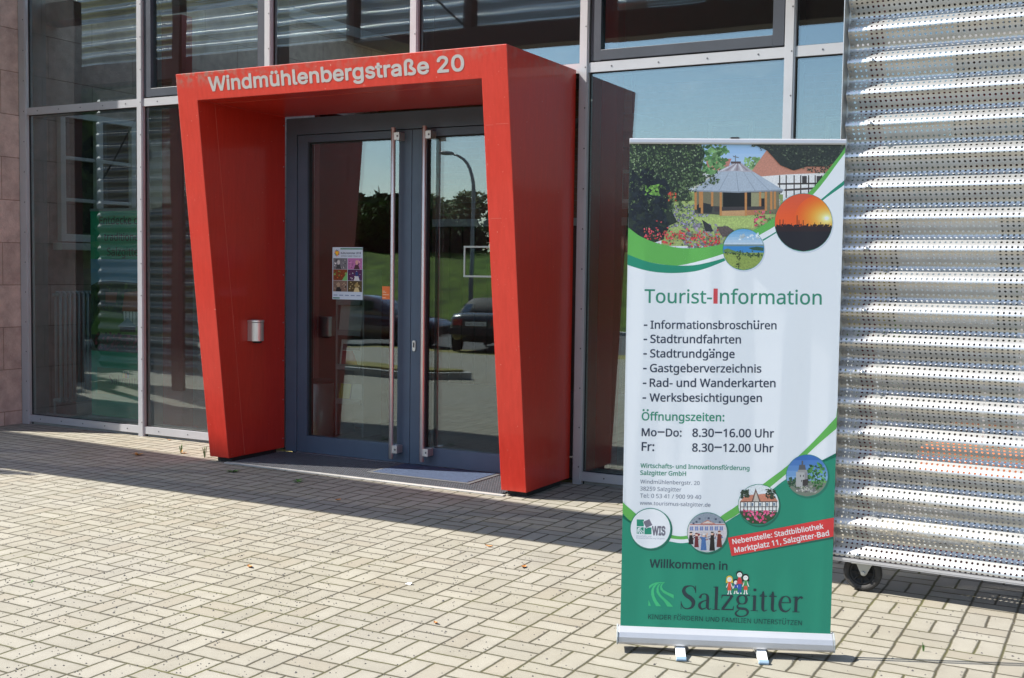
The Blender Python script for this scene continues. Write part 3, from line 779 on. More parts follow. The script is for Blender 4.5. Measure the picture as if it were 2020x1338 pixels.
def paving():
    m = bpy.data.materials.new("concrete_block_paving")
    m.use_nodes = True
    nt = m.node_tree
    L = nt.links.new
    b = nt.nodes["Principled BSDF"]
    b.inputs["Roughness"].default_value = 0.85
    b.inputs["Specular IOR Level"].default_value = 0.25

    def ma(op, a, c=None, d=None, clamp=False):
        n = nt.nodes.new("ShaderNodeMath")
        n.operation = op
        n.use_clamp = clamp
        for i, q in enumerate((a, c, d)):
            if q is None:
                continue
            if isinstance(q, (int, float)):
                n.inputs[i].default_value = q
            else:
                L(q, n.inputs[i])
        return n.outputs[0]

    def noise(scale, detail=4, rough=0.6):
        n = nt.nodes.new("ShaderNodeTexNoise")
        n.inputs["Scale"].default_value = scale
        n.inputs["Detail"].default_value = detail
        n.inputs["Roughness"].default_value = rough
        L(tc.outputs["Object"], n.inputs["Vector"])
        return n.outputs[0]

    def ramp(v, p0, p1, c0=(0, 0, 0), c1=(1, 1, 1)):
        n = nt.nodes.new("ShaderNodeValToRGB")
        n.color_ramp.elements[0].position = p0
        n.color_ramp.elements[1].position = p1
        n.color_ramp.elements[0].color = (*c0, 1)
        n.color_ramp.elements[1].color = (*c1, 1)
        L(v, n.inputs[0])
        return n.outputs[0]

    def mixc(f, a, c, mode='MIX'):
        n = nt.nodes.new("ShaderNodeMixRGB")
        n.blend_type = mode
        for i, q in enumerate((f, a, c)):
            if isinstance(q, (int, float)):
                n.inputs[i].default_value = q
            elif isinstance(q, tuple):
                n.inputs[i].default_value = (*q, 1)
            else:
                L(q, n.inputs[i])
        return n.outputs[0]

    tc = nt.nodes.new("ShaderNodeTexCoord")
    sp = nt.nodes.new("ShaderNodeSeparateXYZ")
    L(tc.outputs["Object"], sp.inputs[0])
    wob = ma('MULTIPLY_ADD', noise(9.0, 2), 0.012, -0.006)
    X = ma('DIVIDE', ma('SUBTRACT', ma('ADD', sp.outputs[0], wob), 2.319), 0.2065)
    Y = ma('DIVIDE', ma('ADD', ma('ADD', sp.outputs[1], wob), 3.4425), 0.2050)
    cx, cy = ma('FLOOR', X), ma('FLOOR', Y)
    fx, fy = ma('SUBTRACT', X, cx), ma('SUBTRACT', Y, cy)
    par = ma('FLOORED_MODULO', ma('ADD', cx, cy), 2.0)
    u = ma('ADD', ma('MULTIPLY', fx, ma('SUBTRACT', 1.0, par)), ma('MULTIPLY', fy, par))
    de = ma('MINIMUM', ma('MINIMUM', fx, ma('SUBTRACT', 1.0, fx)), ma('MINIMUM', fy, ma('SUBTRACT', 1.0, fy)))
    dm = ma('ABSOLUTE', ma('SUBTRACT', u, 0.5))
    d = ma('MINIMUM', de, dm)
    half = ma('GREATER_THAN', u, 0.5)
    idv = nt.nodes.new("ShaderNodeCombineXYZ")
    L(cx, idv.inputs[0])
    L(cy, idv.inputs[1])
    L(half, idv.inputs[2])
    wnz = nt.nodes.new("ShaderNodeTexWhiteNoise")
    L(idv.outputs[0], wnz.inputs["Vector"])
    rnd = wnz.outputs["Value"]
    edge_n = noise(160.0, 3)
    dd = ma('ADD', d, ma('MULTIPLY_ADD', edge_n, 0.022, -0.011))
    joint = ramp(dd, 0.012, 0.042, (1, 1, 1), (0, 0, 0))
    # stone colour
    grain = noise(420.0, 2)
    blotch = noise(5.5, 6)
    c = ramp(rnd, 0.0, 1.0, (0.236, 0.219, 0.172), (0.284, 0.265, 0.214))
    c = mixc(ramp(blotch, 0.38, 0.68), c, mixc(1.0, c, (0.88, 0.87, 0.86), 'MULTIPLY'))
    c = mixc(ramp(grain, 0.30, 0.46, (0.55, 0.55, 0.55), (0, 0, 0)), c, (0.14, 0.125, 0.105))
    c = mixc(ramp(grain, 0.60, 0.72, (0, 0, 0), (0.45, 0.45, 0.45)), c, (0.48, 0.46, 0.42))
    stain = ramp(noise(1.7, 6, 0.7), 0.56, 0.66)
    c = mixc(ma('MULTIPLY', stain, 0.35), c, (0.165, 0.150, 0.120))
    brown = ma('GREATER_THAN', ma('FRACT', ma('MULTIPLY', rnd, 17.0)), 0.86)
    c = mixc(ma('MULTIPLY', brown, 0.45), c, (0.222, 0.192, 0.142))
    wear = ma('MULTIPLY', ramp(d, 0.03, 0.16, (1, 1, 1), (0, 0, 0)), ramp(noise(38.0, 5, 0.7), 0.45, 0.65))
    c = mixc(ma('MULTIPLY', wear, 0.55), c, (0.150, 0.132, 0.100))
    big = noise(0.55, 3)
    c = mixc(ramp(big, 0.40, 0.65, (0, 0, 0), (0.30, 0.30, 0.30)), c, (0.235, 0.225, 0.21))
    # pale lime bloom patches near the screen
    bloom = ma('MULTIPLY', ramp(noise(16.0, 5), 0.60, 0.68), ramp(sp.outputs[0], 3.0, 3.9))
    c = mixc(ma('MULTIPLY', bloom, 0.45), c, (0.50, 0.48, 0.45))
    moss = ramp(noise(2.3, 5), 0.42, 0.62)
    jc = mixc(moss, (0.066, 0.058, 0.037), (0.088, 0.086, 0.028))
    jc = mixc(ramp(noise(260.0, 2), 0.4, 0.6), jc, mixc(1.0, jc, (0.55, 0.55, 0.55), 'MULTIPLY'))
    # joints filled flush with sand towards the right
    sand = ma('MULTIPLY', ramp(sp.outputs[0], 1.6, 3.8), 0.85)
    jc = mixc(sand, jc, (0.170, 0.154, 0.116))
    dk_ = ramp(noise(1.1, 4), 0.42, 0.60)
    jc = mixc(ma('MULTIPLY', ma('MULTIPLY', dk_, 0.5), ma('SUBTRACT', 1.0, sand)), jc, (0.050, 0.044, 0.034))
    col = mixc(joint, c, jc)
    L(col, b.inputs["Base Color"])
    h = ma('SUBTRACT', 1.0, joint)
    h = ma('ADD', ma('MULTIPLY', h, 1.0), ma('MULTIPLY', rnd, 0.16))
    h = ma('ADD', h, ma('MULTIPLY', grain, 0.22))
    h = ma('ADD', h, ma('MULTIPLY', blotch, 0.2))
    bp = nt.nodes.new("ShaderNodeBump")
    bp.inputs["Strength"].default_value = 0.55
    bp.inputs["Distance"].default_value = 0.006
    L(h, bp.inputs["Height"])
    L(bp.outputs[0], b.inputs["Normal"])
    return m


M['paving'] = paving()

# ------------------------------------------------------------------ ground
def sheet(name, x0, x1, y0, y1, nx, ny, zf, m, kind='structure'):
    mb = MB().use(m)
    vs = []
    for j in range(ny + 1):
        for i in range(nx + 1):
            x = x0 + (x1 - x0) * i / nx
            y = y0 + (y1 - y0) * j / ny
            vs.append((x, y, zf(x, y)))
    fs = [(j * (nx + 1) + i, j * (nx + 1) + i + 1, (j + 1) * (nx + 1) + i + 1, (j + 1) * (nx + 1) + i) for j in range(ny) for i in range(nx)]
    mb.grid(vs, fs, True)
    return tag(mb.build(name), kind=kind)


def land(x, y):
    """the yard falls gently away from the building, then a bank rises beyond the road"""
    a = -y
    z = 0.0
    if a > 8:
        z -= 0.60 * min(1.0, (a - 8) / 11.0)
    if a > 29.5:
        t = min(1.0, (a - 29.5) / 15.0)
        z += 3.0 * (t * t * (3 - 2 * t)) ** 0.75
    if a > 46:
        z += (a - 46) * 0.012
    return z


M['asphalt'] = mat("asphalt", (0.055, 0.053, 0.052), 0.9, var=0.25, vscale=1.2, bump=0.4, bscale=220)
M['grass'] = mat("bank_grass", (0.016, 0.036, 0.003), 0.9, col2=(0.085, 0.135, 0.014), vscale=0.9, bump=1.0, bscale=6, spec=0.1, detail=9.0)
M['soil'] = mat("dry_grass", (0.12, 0.13, 0.035), 0.9, col2=(0.30, 0.24, 0.10), vscale=5, bump=0.6, bscale=60, spec=0.1)
M['kerb'] = mat("kerb_concrete", (0.33, 0.32, 0.30), 0.85, var=0.15, vscale=4, bump=0.2, bscale=90)
sheet("ground", -160, 160, -420, 60, 80, 150, lambda x, y: land(x, y) - 0.012, M['soil'])
sheet("paved_yard", -44, 26, -19.2, 0.0, 70, 40, land, M['paving'])
sheet("road", -140, 120, -28.6, -19.2, 60, 12, lambda x, y: land(x, y) - 0.004, M['asphalt'])
sheet("grass_bank", -140, 120, -70, -29.0, 80, 60, lambda x, y: land(x, y) + 0.12, M['grass'])
kb = MB().use(M['kerb'])
kb.box(-140, 120, -29.0, -28.6, -0.9, -0.46)
tag(kb.build("kerb", bevel=0.02), kind='structure')
# planted kerb island in the yard
isl = MB().use(M['kerb'])
ring = [(-5.6 + 2.35 * math.cos(t * math.pi / 20), -6.45 + 0.42 * math.sin(t * math.pi / 20)) for t in range(40)]
isl.prism(ring, 2, -0.02, 0.11)
tag(isl.build("kerb_island", bevel=0.015), "low concrete kerb island in the paved yard mirrored in the door glass", "kerb island")
isg = MB().use(M['soil'])
isg.prism([(-5.6 + (x + 5.6) * 0.95, -6.45 + (y + 6.45) * 0.75) for x, y in ring], 2, 0.10, 0.14)
o = isg.build("dry_grass")
tag(o, "dry yellow green grass growing on the kerb island", "grass", kind='stuff')

# small stones scattered over the paving
M['grit'] = mat("dark_grit", (0.10, 0.09, 0.085), 0.9, var=0.4, vscale=3)
gb = MB().use(M['grit'])
rg = random.Random(3)
for k in range(8500):
    x = rg.uniform(-2.2, 5.0)
    y = rg.uniform(-4.9, -1.9)
    dens = 0.25 + 0.75 * max(0.0, 1 - abs(x - 0.6) / 2.6)
    if rg.random() > dens:
        continue
    s = rg.uniform(0.0018, 0.0044) * (1.5 if rg.random() < 0.06 else 1)
    a = rg.uniform(0, 6.28)
    ca, sa = math.cos(a) * s, math.sin(a) * s
    p = [(x + ca * 1.3, y + sa * 1.3, 0.0008), (x - sa, y + ca, 0.0008), (x - ca * 1.2, y - sa * 1.2, 0.0008), (x + sa, y - ca, 0.0008), (x + sa * 0.2, y, s * 1.1)]
    gb.grid(p, [(0, 1, 4), (1, 2, 4), (2, 3, 4), (3, 0, 4)])
tag(gb.build("grit", fix=False), "dark grit strewn over the pale paving", "grit", kind='stuff')

# ------------------------------------------------------------------ building
H = 4.9
YG = 0.008
MX = [-4.495, -2.945, -1.465, -0.007, 1.457, 2.950, 4.45, 5.95, 7.45, 8.95]
bld = thing("building", "glass entrance building with silver mullions around a dark blue double door", "building", (0, 0, 0))


def mullion(x, w, z0=0.0):
    mb = MB().use(M['alu'])
    mb.box(x - w / 2, x + w / 2, -0.030, 0.0, z0, H)
    mb.box(x - w / 2 + 0.012, x + w / 2 - 0.012, -0.036, -0.030, z0, H)
    mb.use(M['inner']).box(x - w / 2 - 0.004, x + w / 2 + 0.004, 0.048, 0.20, z0, H)
    mb.use(M['rubber']).box(x - w / 2 - 0.006, x + w / 2 + 0.006, 0.0005, 0.0075, z0, H)
    mb.use(M['screw'])
    z = max(z0, 0.05) + 0.08
    while z < H:
        mb.tube((x + 0.2 * w, -0.037, z), (x + 0.2 * w, -0.0345, z), 0.006, n=8)
        z += 0.29
    return mb.build("mullion", bld)


for i, x in enumerate(MX):
    mullion(x, 0.105 if i == 0 else 0.072, 3.02 if x in (-1.465, -0.007) else 0.0)


def transom(x0, x1, z0, z1, name="transom"):
    mb = MB().use(M['alu'])
    mb.box(x0, x1, -0.024, 0.0, z0, z1)
    mb.use(M['rubber']).box(x0, x1, 0.0005, 0.0075, z0 - 0.006, z1 + 0.006)
    mb.use(M['inner']).box(x0, x1, 0.048, 0.16, z0 - 0.003, z1 + 0.003)
    mb.use(M['screw'])
    n = max(2, int((x1 - x0) / 0.29))
    for k in range(n):
        x = x0 + (k + 0.5) * (x1 - x0) / n
        mb.tube((x, -0.0265, (z0 + z1) / 2), (x, -0.024, (z0 + z1) / 2), 0.006, n=8)
    return mb.build(name, bld)


def pane(x0, x1, z0, z1, name="glass_pane", parent=None, y=YG):
    kd = 'door_glass' if name == "door_glass" else 'glass'
    mb = MB().use(M[kd])
    mb.face([(x0, y, z0), (x1, y, z0), (x1, y, z1), (x0, y, z1)])
    if name == "dusty_pane":
        kd = 'glass'
        mb.use(M['dusty_glass'])
        mb.mi[-1] = mb.cm
    mb.use(M[kd + '_in'])
    mb.face([(x0, y + 0.026, z0), (x1, y + 0.026, z0), (x1, y + 0.026, z1), (x0, y + 0.026, z1)])
    return mb.build(name, parent or bld, fix=False)


def casement(x0, x1, z0, z1):
    w = 0.075
    mb = MB().use(M['anthracite'])
    for a in ((x0, x0 + w, z0, z1), (x1 - w, x1, z0, z1), (x0 + w, x1 - w, z0, z0 + w), (x0 + w, x1 - w, z1 - w, z1)):
        mb.box(a[0], a[1], -0.016, 0.07, a[2], a[3])
    o = mb.build("casement", bld, bevel=0.003)
    pane(x0 + w - 0.01, x1 - w + 0.01, z0 + w - 0.01, z1 - w + 0.01, "casement_glass", o, y=0.022)
    return o


ZT0, ZT1 = 2.993, 3.063
for i in range(len(MX) - 1):
    a = MX[i] + (0.0525 if i == 0 else 0.036)
    b = MX[i + 1] - 0.036
    if i not in (2, ):
        pass
    transom(a, b, ZT0, ZT1)
    if i in (1, 4):
        casement(a + 0.008, b - 0.008, ZT1 + 0.012, H - 0.35)
    else:
        pane(a - 0.03, b + 0.03, ZT1 - 0.02, H - 0.3)
    if i in (2, 3):
        continue
    if i == 1:
        bb = -1.50
        transom(a, bb, 0.026, 0.092, "sill")
        pane(a - 0.03, bb, 0.08, ZT0 + 0.02, "dusty_pane")
    else:
        transom(a, b, 0.026, 0.092, "sill")
        pane(a - 0.03, b + 0.03, 0.08, ZT0 + 0.02)
pl = MB().use(M['kerb'])
pl.box(-4.44, -1.50, 0.012, 0.16, -0.05, 0.024)
pl.box(1.43, 9.0, 0.012, 0.16, -0.05, 0.024)
pl.build("plinth", bld)
hd = MB().use(M['alu'])
hd.box(-4.55, 9.0, -0.028, 0.20, H - 0.32, H - 0.25)
hd.build("head_rail", bld)

# door set
df = MB().use(M['doorblue'])
df.box(-1.268, -1.155, -0.028, 0.075, 0.012, 2.798)
df.box(1.085, 1.198, -0.028, 0.075, 0.012, 2.798)
df.box(-1.155, 1.085, -0.028, 0.075, 2.662, 2.798)
df.use(M['alu']).box(-1.155, 1.085, -0.05, 0.05, 0.002, 0.012)
df.build("door_frame", bld, bevel=0.003)


def door(x0, x1, gx0, gx1, hx, lock):
    mb = MB().use(M['doorblue'])
    z0, z1, gz0, gz1 = 0.016, 2.656, 0.156, 2.597
    y0, y1 = -0.022, 0.055
    mb.box(x0, gx0, y0, y1, z0, z1)
    mb.box(gx1, x1, y0, y1, z0, z1)
    mb.box(gx0, gx1, y0, y1, z0, gz0)
    mb.box(gx0, gx1, y0, y1, gz1, z1)
    mb.use(M['rubber'])
    mb.box(gx0 - 0.001, gx0 + 0.011, 0.002, 0.052, gz0, gz1)
    mb.box(gx1 - 0.011, gx1 + 0.001, 0.002, 0.052, gz0, gz1)
    mb.box(gx0 + 0.011, gx1 - 0.011, 0.002, 0.052, gz1 - 0.011, gz1 + 0.001)
    d = mb.build("door", bld, bevel=0.002)
    pane(gx0 + 0.004, gx1 - 0.004, gz0 + 0.002, gz1 - 0.004, "door_glass", d, y=0.010)
    hb = MB().use(M['steel'])
    hb.tube((hx, -0.092, 0.052), (hx, -0.092, 2.668), 0.0185, n=20)
    for z in (0.13, 2.60):
        hb.box(hx + 0.012, hx + 0.062, -0.104, -0.022, z - 0.030, z + 0.030)
        hb.use(M['screw']).tube((hx + 0.045, -0.1065, z), (hx + 0.045, -0.104, z), 0.008, n=10)
        hb.use(M['steel'])
    hb.build("handle", d, bevel=0.002)
    if lock:
        lk = MB().use(M['steel'])
        rg2 = [(lock + 0.015 * math.cos(t * math.pi / 8), 0.958 + (0.028 if math.sin(t * math.pi / 8) >= 0 else -0.028) + 0.015 * math.sin(t * math.pi / 8)) for t in range(16)]
        lk.prism(rg2, 1, -0.034, -0.022)
        lk.use(M['dark']).box(lock - 0.006, lock + 0.006, -0.0355, -0.034, 0.945, 0.985)
        lk.build("lock_cylinder", d)
    return d


door(-1.150, -0.021, -1.048, -0.140, -0.148, None)
door(-0.017, 1.080, 0.118, 0.978, 0.142, 0.003 + 0.018)

# walls, floors and roof of the building
M['plaster'] = mat("pale_plaster", (0.42, 0.40, 0.36), 0.85, var=0.08, vscale=2, bump=0.15, bscale=40)
M['floor_in'] = mat("stone_floor", (0.06, 0.06, 0.06), 0.35, var=0.2, vscale=2)
M['ceiling'] = mat("grey_ceiling", (0.16, 0.16, 0.155), 0.9)


def stone_mat(name, c0, c1, cj, bw, bh, off=(0, 0, 0), axis='yz'):
    m = bpy.data.materials.new(name)
    m.use_nodes = True
    nt = m.node_tree
    L = nt.links.new
    b = nt.nodes["Principled BSDF"]
    b.inputs["Roughness"].default_value = 0.9
    tc = nt.nodes.new("ShaderNodeTexCoord")
    sp = nt.nodes.new("ShaderNodeSeparateXYZ")
    L(tc.outputs["Object"], sp.inputs[0])
    cb = nt.nodes.new("ShaderNodeCombineXYZ")
    L(sp.outputs[1 if axis == 'yz' else 0], cb.inputs[0])
    L(sp.outputs[2], cb.inputs[1])
    mp = nt.nodes.new("ShaderNodeMapping")
    mp.inputs["Location"].default_value = off
    L(cb.outputs[0], mp.inputs[0])
    br = nt.nodes.new("ShaderNodeTexBrick")
    br.inputs["Scale"].default_value = 1.0
    br.inputs["Brick Width"].default_value = bw
    br.inputs["Row Height"].default_value = bh
    br.inputs["Mortar Size"].default_value = 0.004 if bh > 0.2 else 0.006
    br.inputs["Mortar Smooth"].default_value = 0.2
    br.inputs["Color1"].default_value = (*c0, 1)
    br.inputs["Color2"].default_value = (*c1, 1)
    br.inputs["Mortar"].default_value = (*cj, 1)
    L(mp.outputs[0], br.inputs["Vector"])
    n = nt.nodes.new("ShaderNodeTexNoise")
    n.inputs["Scale"].default_value = 7.0
    n.inputs["Detail"].default_value = 8.0
    n.inputs["Roughness"].default_value = 0.7
    L(tc.outputs["Object"], n.inputs["Vector"])
    mr = nt.nodes.new("ShaderNodeMapRange")
    mr.inputs[1].default_value = 0.3
    mr.inputs[2].default_value = 0.7
    mr.inputs[3].default_value = 0.68
    mr.inputs[4].default_value = 1.2
    L(n.outputs[0], mr.inputs[0])
    mx = nt.nodes.new("ShaderNodeMixRGB")
    mx.blend_type = 'MULTIPLY'
    mx.inputs[0].default_value = 1.0
    L(br.outputs[0], mx.inputs[1])
    L(mr.outputs[0], mx.inputs[2])
    L(mx.outputs[0], b.inputs["Base Color"])
    n2 = nt.nodes.new("ShaderNodeTexNoise")
    n2.inputs["Scale"].default_value = 70.0
    n2.inputs["Detail"].default_value = 5.0
    L(tc.outputs["Object"], n2.inputs["Vector"])
    ad = nt.nodes.new("ShaderNodeMath")
    ad.operation = 'MULTIPLY_ADD'
    ad.inputs[1].default_value = -1.5
    L(br.outputs["Fac"], ad.inputs[0])
    L(n2.outputs[0], ad.inputs[2])
    bp = nt.nodes.new("ShaderNodeBump")
    bp.inputs["Strength"].default_value = 0.5
    bp.inputs["Distance"].default_value = 0.01
    L(ad.outputs[0], bp.inputs["Height"])
    L(bp.outputs[0], b.inputs["Normal"])
    return m


M['sandstone'] = stone_mat("pink_sandstone", (0.43, 0.345, 0.295), (0.53, 0.43, 0.37), (0.25, 0.18, 0.14), 1.1, 0.409, (0.23, -0.131, 0))
M['brick'] = stone_mat("orange_brick", (0.24, 0.12, 0.07), (0.27, 0.145, 0.085), (0.24, 0.17, 0.125), 0.25, 0.083, axis='xz')
# the stone wing of the older building closes the left end
st = thing("stone_wall", "pink sandstone block wall closing the left end of the glass front", "wall", (0, 0, 0))
sb = MB().use(M['sandstone'])
sb.box(-5.3, -4.552, -0.62, 7.0, -0.1, 6.2)
sb.build("masonry", st, bevel=0.006)
wf = MB().use(M['white'])
xw = -4.548
wy0, wy1, wz0, wz1 = 0.41, 1.40, 1.80, 3.10
for a in ((wy0, wy0 + 0.06, wz0, wz1), (wy1 - 0.06, wy1, wz0, wz1), (wy0 + 0.06, wy1 - 0.06, wz0, wz0 + 0.07),
          (wy0 + 0.06, wy1 - 0.06, wz1 - 0.06, wz1), (0.86, 0.95, wz0 + 0.07, wz1 - 0.06)):
    wf.box(xw, xw + 0.06, a[0], a[1], a[2], a[3])
for z in (2.20, 2.62):
    wf.box(xw, xw + 0.045, wy0 + 0.06, 0.86, z, z + 0.035)
    wf.box(xw, xw + 0.045, 0.95, wy1 - 0.06, z, z + 0.035)
wf.box(xw, xw + 0.14, wy0 - 0.06, wy1 + 0.06, wz0 - 0.09, wz0 - 0.02)
win = wf.build("window", st, bevel=0.004)
wg = MB().use(M['dark'])
wg.box(xw + 0.001, xw + 0.012, wy0 + 0.06, wy1 - 0.06, wz0 + 0.07, wz1 - 0.06)
wg.build("pane", win)

inn = MB().use(M['brick'])
inn.box(-4.55, 9.2, 6.0, 6.4, 0.0, 4.05)
back = inn.build("brick_wall")
tag(back, "brick wall with white windows at the back of the glazed hall", "wall")
for k, x in enumerate((-2.2, -0.78, 0.64, 2.06)):
    wb = MB().use(M['white'])
    x0, x1, z0, z1 = x - 0.28, x + 0.28, 2.44, 3.40
    for a in ((x0, x0 + 0.05, z0, z1), (x1 - 0.05, x1, z0, z1), (x0 + 0.05, x1 - 0.05, z0, z0 + 0.05), (x0 + 0.05, x1 - 0.05, z1 - 0.05, z1),
              (x0 + 0.05, x1 - 0.05, 2.82, 2.86), (x - 0.02, x + 0.02, z0 + 0.05, 2.82)):
        wb.box(a[0], a[1], 5.95, 5.998, a[2], a[3])
    wb.use(M['kerb']).box(x0 - 0.05, x1 + 0.05, 5.90, 5.998, z0 - 0.07, z0 - 0.002)
    ww = wb.build("window", back)
    wq = MB().use(M['dark'])
    wq.box(x0 + 0.05, x1 - 0.05, 5.985, 5.996, z0 + 0.05, z1 - 0.05)
    wq.build("pane", ww)
lb = MB().use(M['plaster'])
lb.box(-4.55, 9.2, 5.93, 5.998, 2.16, 2.26)
lb.build("ledge", back)
dk = MB().use(M['brown_steel'])
for k in range(68):
    dk.box(-4.5 + k * 0.2, -4.5 + k * 0.2 + 0.18, 5.955, 5.996, 0.0, 2.158)
dk.build("panelling", back)
fl = MB().use(M['floor_in'])
fl.box(-4.55, 9.2, 0.165, 6.0, -0.08, 0.004)
fl.box(-1.26, 1.2, 0.056, 0.165, -0.08, 0.004)
tag(fl.build("hall_floor"), kind='structure')
ce = MB().use(M['ceiling'])
ce.box(-4.55, 9.2, 0.205, 0.45, 3.92, 4.1)
ce.box(-4.55, -1.8, 5.2, 6.0, 3.92, 4.1)  # left bay stays open, an added gap that lets daylight into the hall
ce.box(-1.8, 9.2, 0.45, 6.0, 3.92, 4.1)
ce.build("hall_ceiling", bld)
rf = MB().use(M['ceiling'])
rf.box(-4.55, 9.2, -0.03, 0.4, H - 0.24, H + 0.1)
rf.box(-4.55, 9.2, 5.4, 6.4, H - 0.24, H + 0.1)  # middle of the roof left open, added to brighten the hall below
for k in range(9):
    rf.box(-4.5 + k * 1.7, -4.42 + k * 1.7, 0.4, 5.4, H - 0.20, H + 0.05)
rf.build("roof", bld)
rw = MB().use(M['plaster'])
rw.box(9.0, 9.2, 0.01, 6.0, 0.0, 4.05)
rw.build("end_wall", bld)

M['column_red'] = mat("column_red", (0.42, 0.030, 0.035), 0.5, var=0.08, vscale=4)
# red steel columns inside the hall
cm = []
for k, (x0, x1, y0, lab) in enumerate(((-3.22, -2.95, 0.5, "dark red steel column inside the hall behind the second pane from the stone wall"),
                                       (1.362, 1.492, 0.5, "slim dark red column inside the hall right of the red portal"),
                                       (4.05, 4.20, 0.5, "dark red column inside the hall behind the perforated screen"))):
    cb = MB().use(M['column_red'])
    cb.box(x0, x1, y0, y0 + 0.14, 0.004, 3.92)
    cb.box(x0 - 0.04, x1 + 0.04, y0 - 0.03, y0 + 0.17, 0.004, 0.02)
    tag(cb.build("steel_column", bevel=0.004), lab, "column", "steel columns in the hall")
pw = MB().use(M['red_steel'])
pw.box(-1.66, -1.60, 0.85, 2.2, 0.004, 3.0)
pw.box(-1.675, -1.585, 2.2, 2.26, 0.004, 3.0)
tag(pw.build("partition_panel", bevel=0.004), "dark red partition panel inside the hall beside the steel bin", "partition")

# disc lamps under the hall ceiling
M['lampshade'] = mat("grey_disc_shade", (0.16, 0.145, 0.13), 0.6)
for k, (x, y, lab) in enumerate(((0.25, 3.4, "flat round disc lamp under the hall ceiling nearest the glass"),
                                 (-0.2, 4.9, "flat round disc lamp deeper in the hall"))):
    lm = thing("disc_lamp", lab, "lamp", (x, y, 3.92), group="disc lamps in the hall")
    mb = MB().use(M['lampshade'])
    mb.lathe([(0.0, -0.86), (0.44, -0.86), (0.48, -0.84), (0.46, -0.80), (0.2, -0.74), (0.0, -0.73)], (0, 0, 0), n=36)
    mb.build("lamp_shade", lm)
    mb = MB().use(M['dark'])
    mb.tube((0, 0, -0.74), (0, 0, 0), 0.008, n=8)
    mb.build("cable", lm)

# ------------------------------------------------------------------ red entrance portal
XL, XR, T, HT, HI, ZB = -1.471, 1.398, 0.198, 3.017, 2.812, 0.040
SL = 0.1228


def fy(z):
    return -0.7143 - SL * z


portal = thing("entrance_portal", "slanted red sheet metal portal framing the dark blue entrance door", "portal", (0, 0, 0))
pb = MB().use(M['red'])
outl = [(XL, ZB), (XL, HT), (XR, HT), (XR, ZB), (XR - T, ZB), (XR - T, HI), (XL + T, HI), (XL + T, ZB)]
yb = -0.034
fr_ = [(x, fy(z), z) for x, z in outl]
bk_ = [(x, yb, z) for x, z in outl]
n_ = len(outl)
pb.grid(fr_ + bk_, [(0, 1, 6, 7), (1, 2, 5, 6), (2, 3, 4, 5), (8, 15, 14, 9), (9, 14, 13, 10), (10, 13, 12, 11)] +
        [(k, n_ + k, n_ + (k + 1) % n_, (k + 1) % n_) for k in range(n_)])
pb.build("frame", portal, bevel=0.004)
# panel joints: along the inner reveals and across one leg
jb = MB().use(M['redseam'])
for sx, xx in ((1, XL + T), (-1, XR - T)):
    for z0, z1 in ((ZB + 0.01, HI - 0.002),):
        y0, y1 = fy(z0) + 0.185, fy(z1) + 0.185
        x0, x1 = sorted((xx, xx + sx * 0.0012))
        jb.prism([(y0, z0), (y0 + 0.004, z0), (y1 + 0.004, z1), (y1, z1)], 0, x0, x1)
jb.box(XL + T + 0.002, XR - T - 0.002, fy(HI) + 0.185, fy(HI) + 0.189, HI - 0.0012, HI)
for x0, x1, z_ in ((1.21, 1.27, 2.512), (1.29, 1.385, 2.516), (1.22, 1.30, 1.905)):
    jb.prism([(fy(z_) - 0.0008, z_), (fy(z_ + 0.003) - 0.0008, z_ + 0.003), (fy(z_ + 0.003) + 0.001, z_ + 0.003), (fy(z_) + 0.001, z_)], 0, x0, x1)
jb.build("panel_joint", portal)
for z in (0.12, 0.45, 0.78, 1.10, 1.50, 1.95, 2.40, 2.74):
    sc_ = MB().use(M['bolt'])
    sc_.tube((XL + T, -0.055, z), (XL + T + 0.0015, -0.055, z), 0.006, n=8)
    sc_.build("rivet", portal)
for xa, xb in ((XL + 0.03, XL + T - 0.02), (XR - T + 0.02, XR - 0.03)):
    ft = MB().use(M['dark'])
    ft.box(xa, xb, -0.66, -0.12, 0.001, ZB + 0.002)
    ft.build("foot", portal)
M['letter'] = mat("pale_grey_letters", (0.37, 0.345, 0.335), 0.5, var=0.06, vscale=20)
lt = MB().use(M['letter'])
nrm = Vector((0, -1, -SL)).normalized()
upv = Vector((0, -SL, 1)).normalized()


def on_lintel(u, v, lift=0.0):
    lift += 0.0015
    return Vector((u, fy(2.8735), 2.8735)) + upv * v + nrm * lift


put_text(lt, GROT, "Windmühlenbergstraße 20", on_lintel, -1.147, 1.070, size=0.195, bold=12.5)
lt.build("lettering", portal, fix=False)

# ashtray on the left reveal
ash = thing("wall_ashtray", "small round stainless steel ashtray fixed to the inner side of the red portal", "ashtray", (XL + T + 0.002, -0.44, 0.965))
ab = MB().use(M['steel'])
half = [(0.0, -0.062), (0.035, -0.062)] + [(0.035 + 0.062 * math.sin(t * math.pi / 16), -0.062 * math.cos(t * math.pi / 16)) for t in range(1, 16)] + [(0.035, 0.062), (0.0, 0.062)]
ab.prism(half, 2, 0.0, 0.150)
ab.build("bowl", ash, bevel=0.002)
ab = MB().use(M['steel'])
lidp = [(p[0] * 1.03 + 0.0005, p[1] * 1.05) for p in half]
ab.prism(lidp, 2, 0.152, 0.170)
ab.build("lid", ash, bevel=0.003)
ab = MB().use(M['dark'])
ab.box(0.01, 0.085, -0.012, 0.012, -0.016, -0.0005)
ab.build("latch", ash)

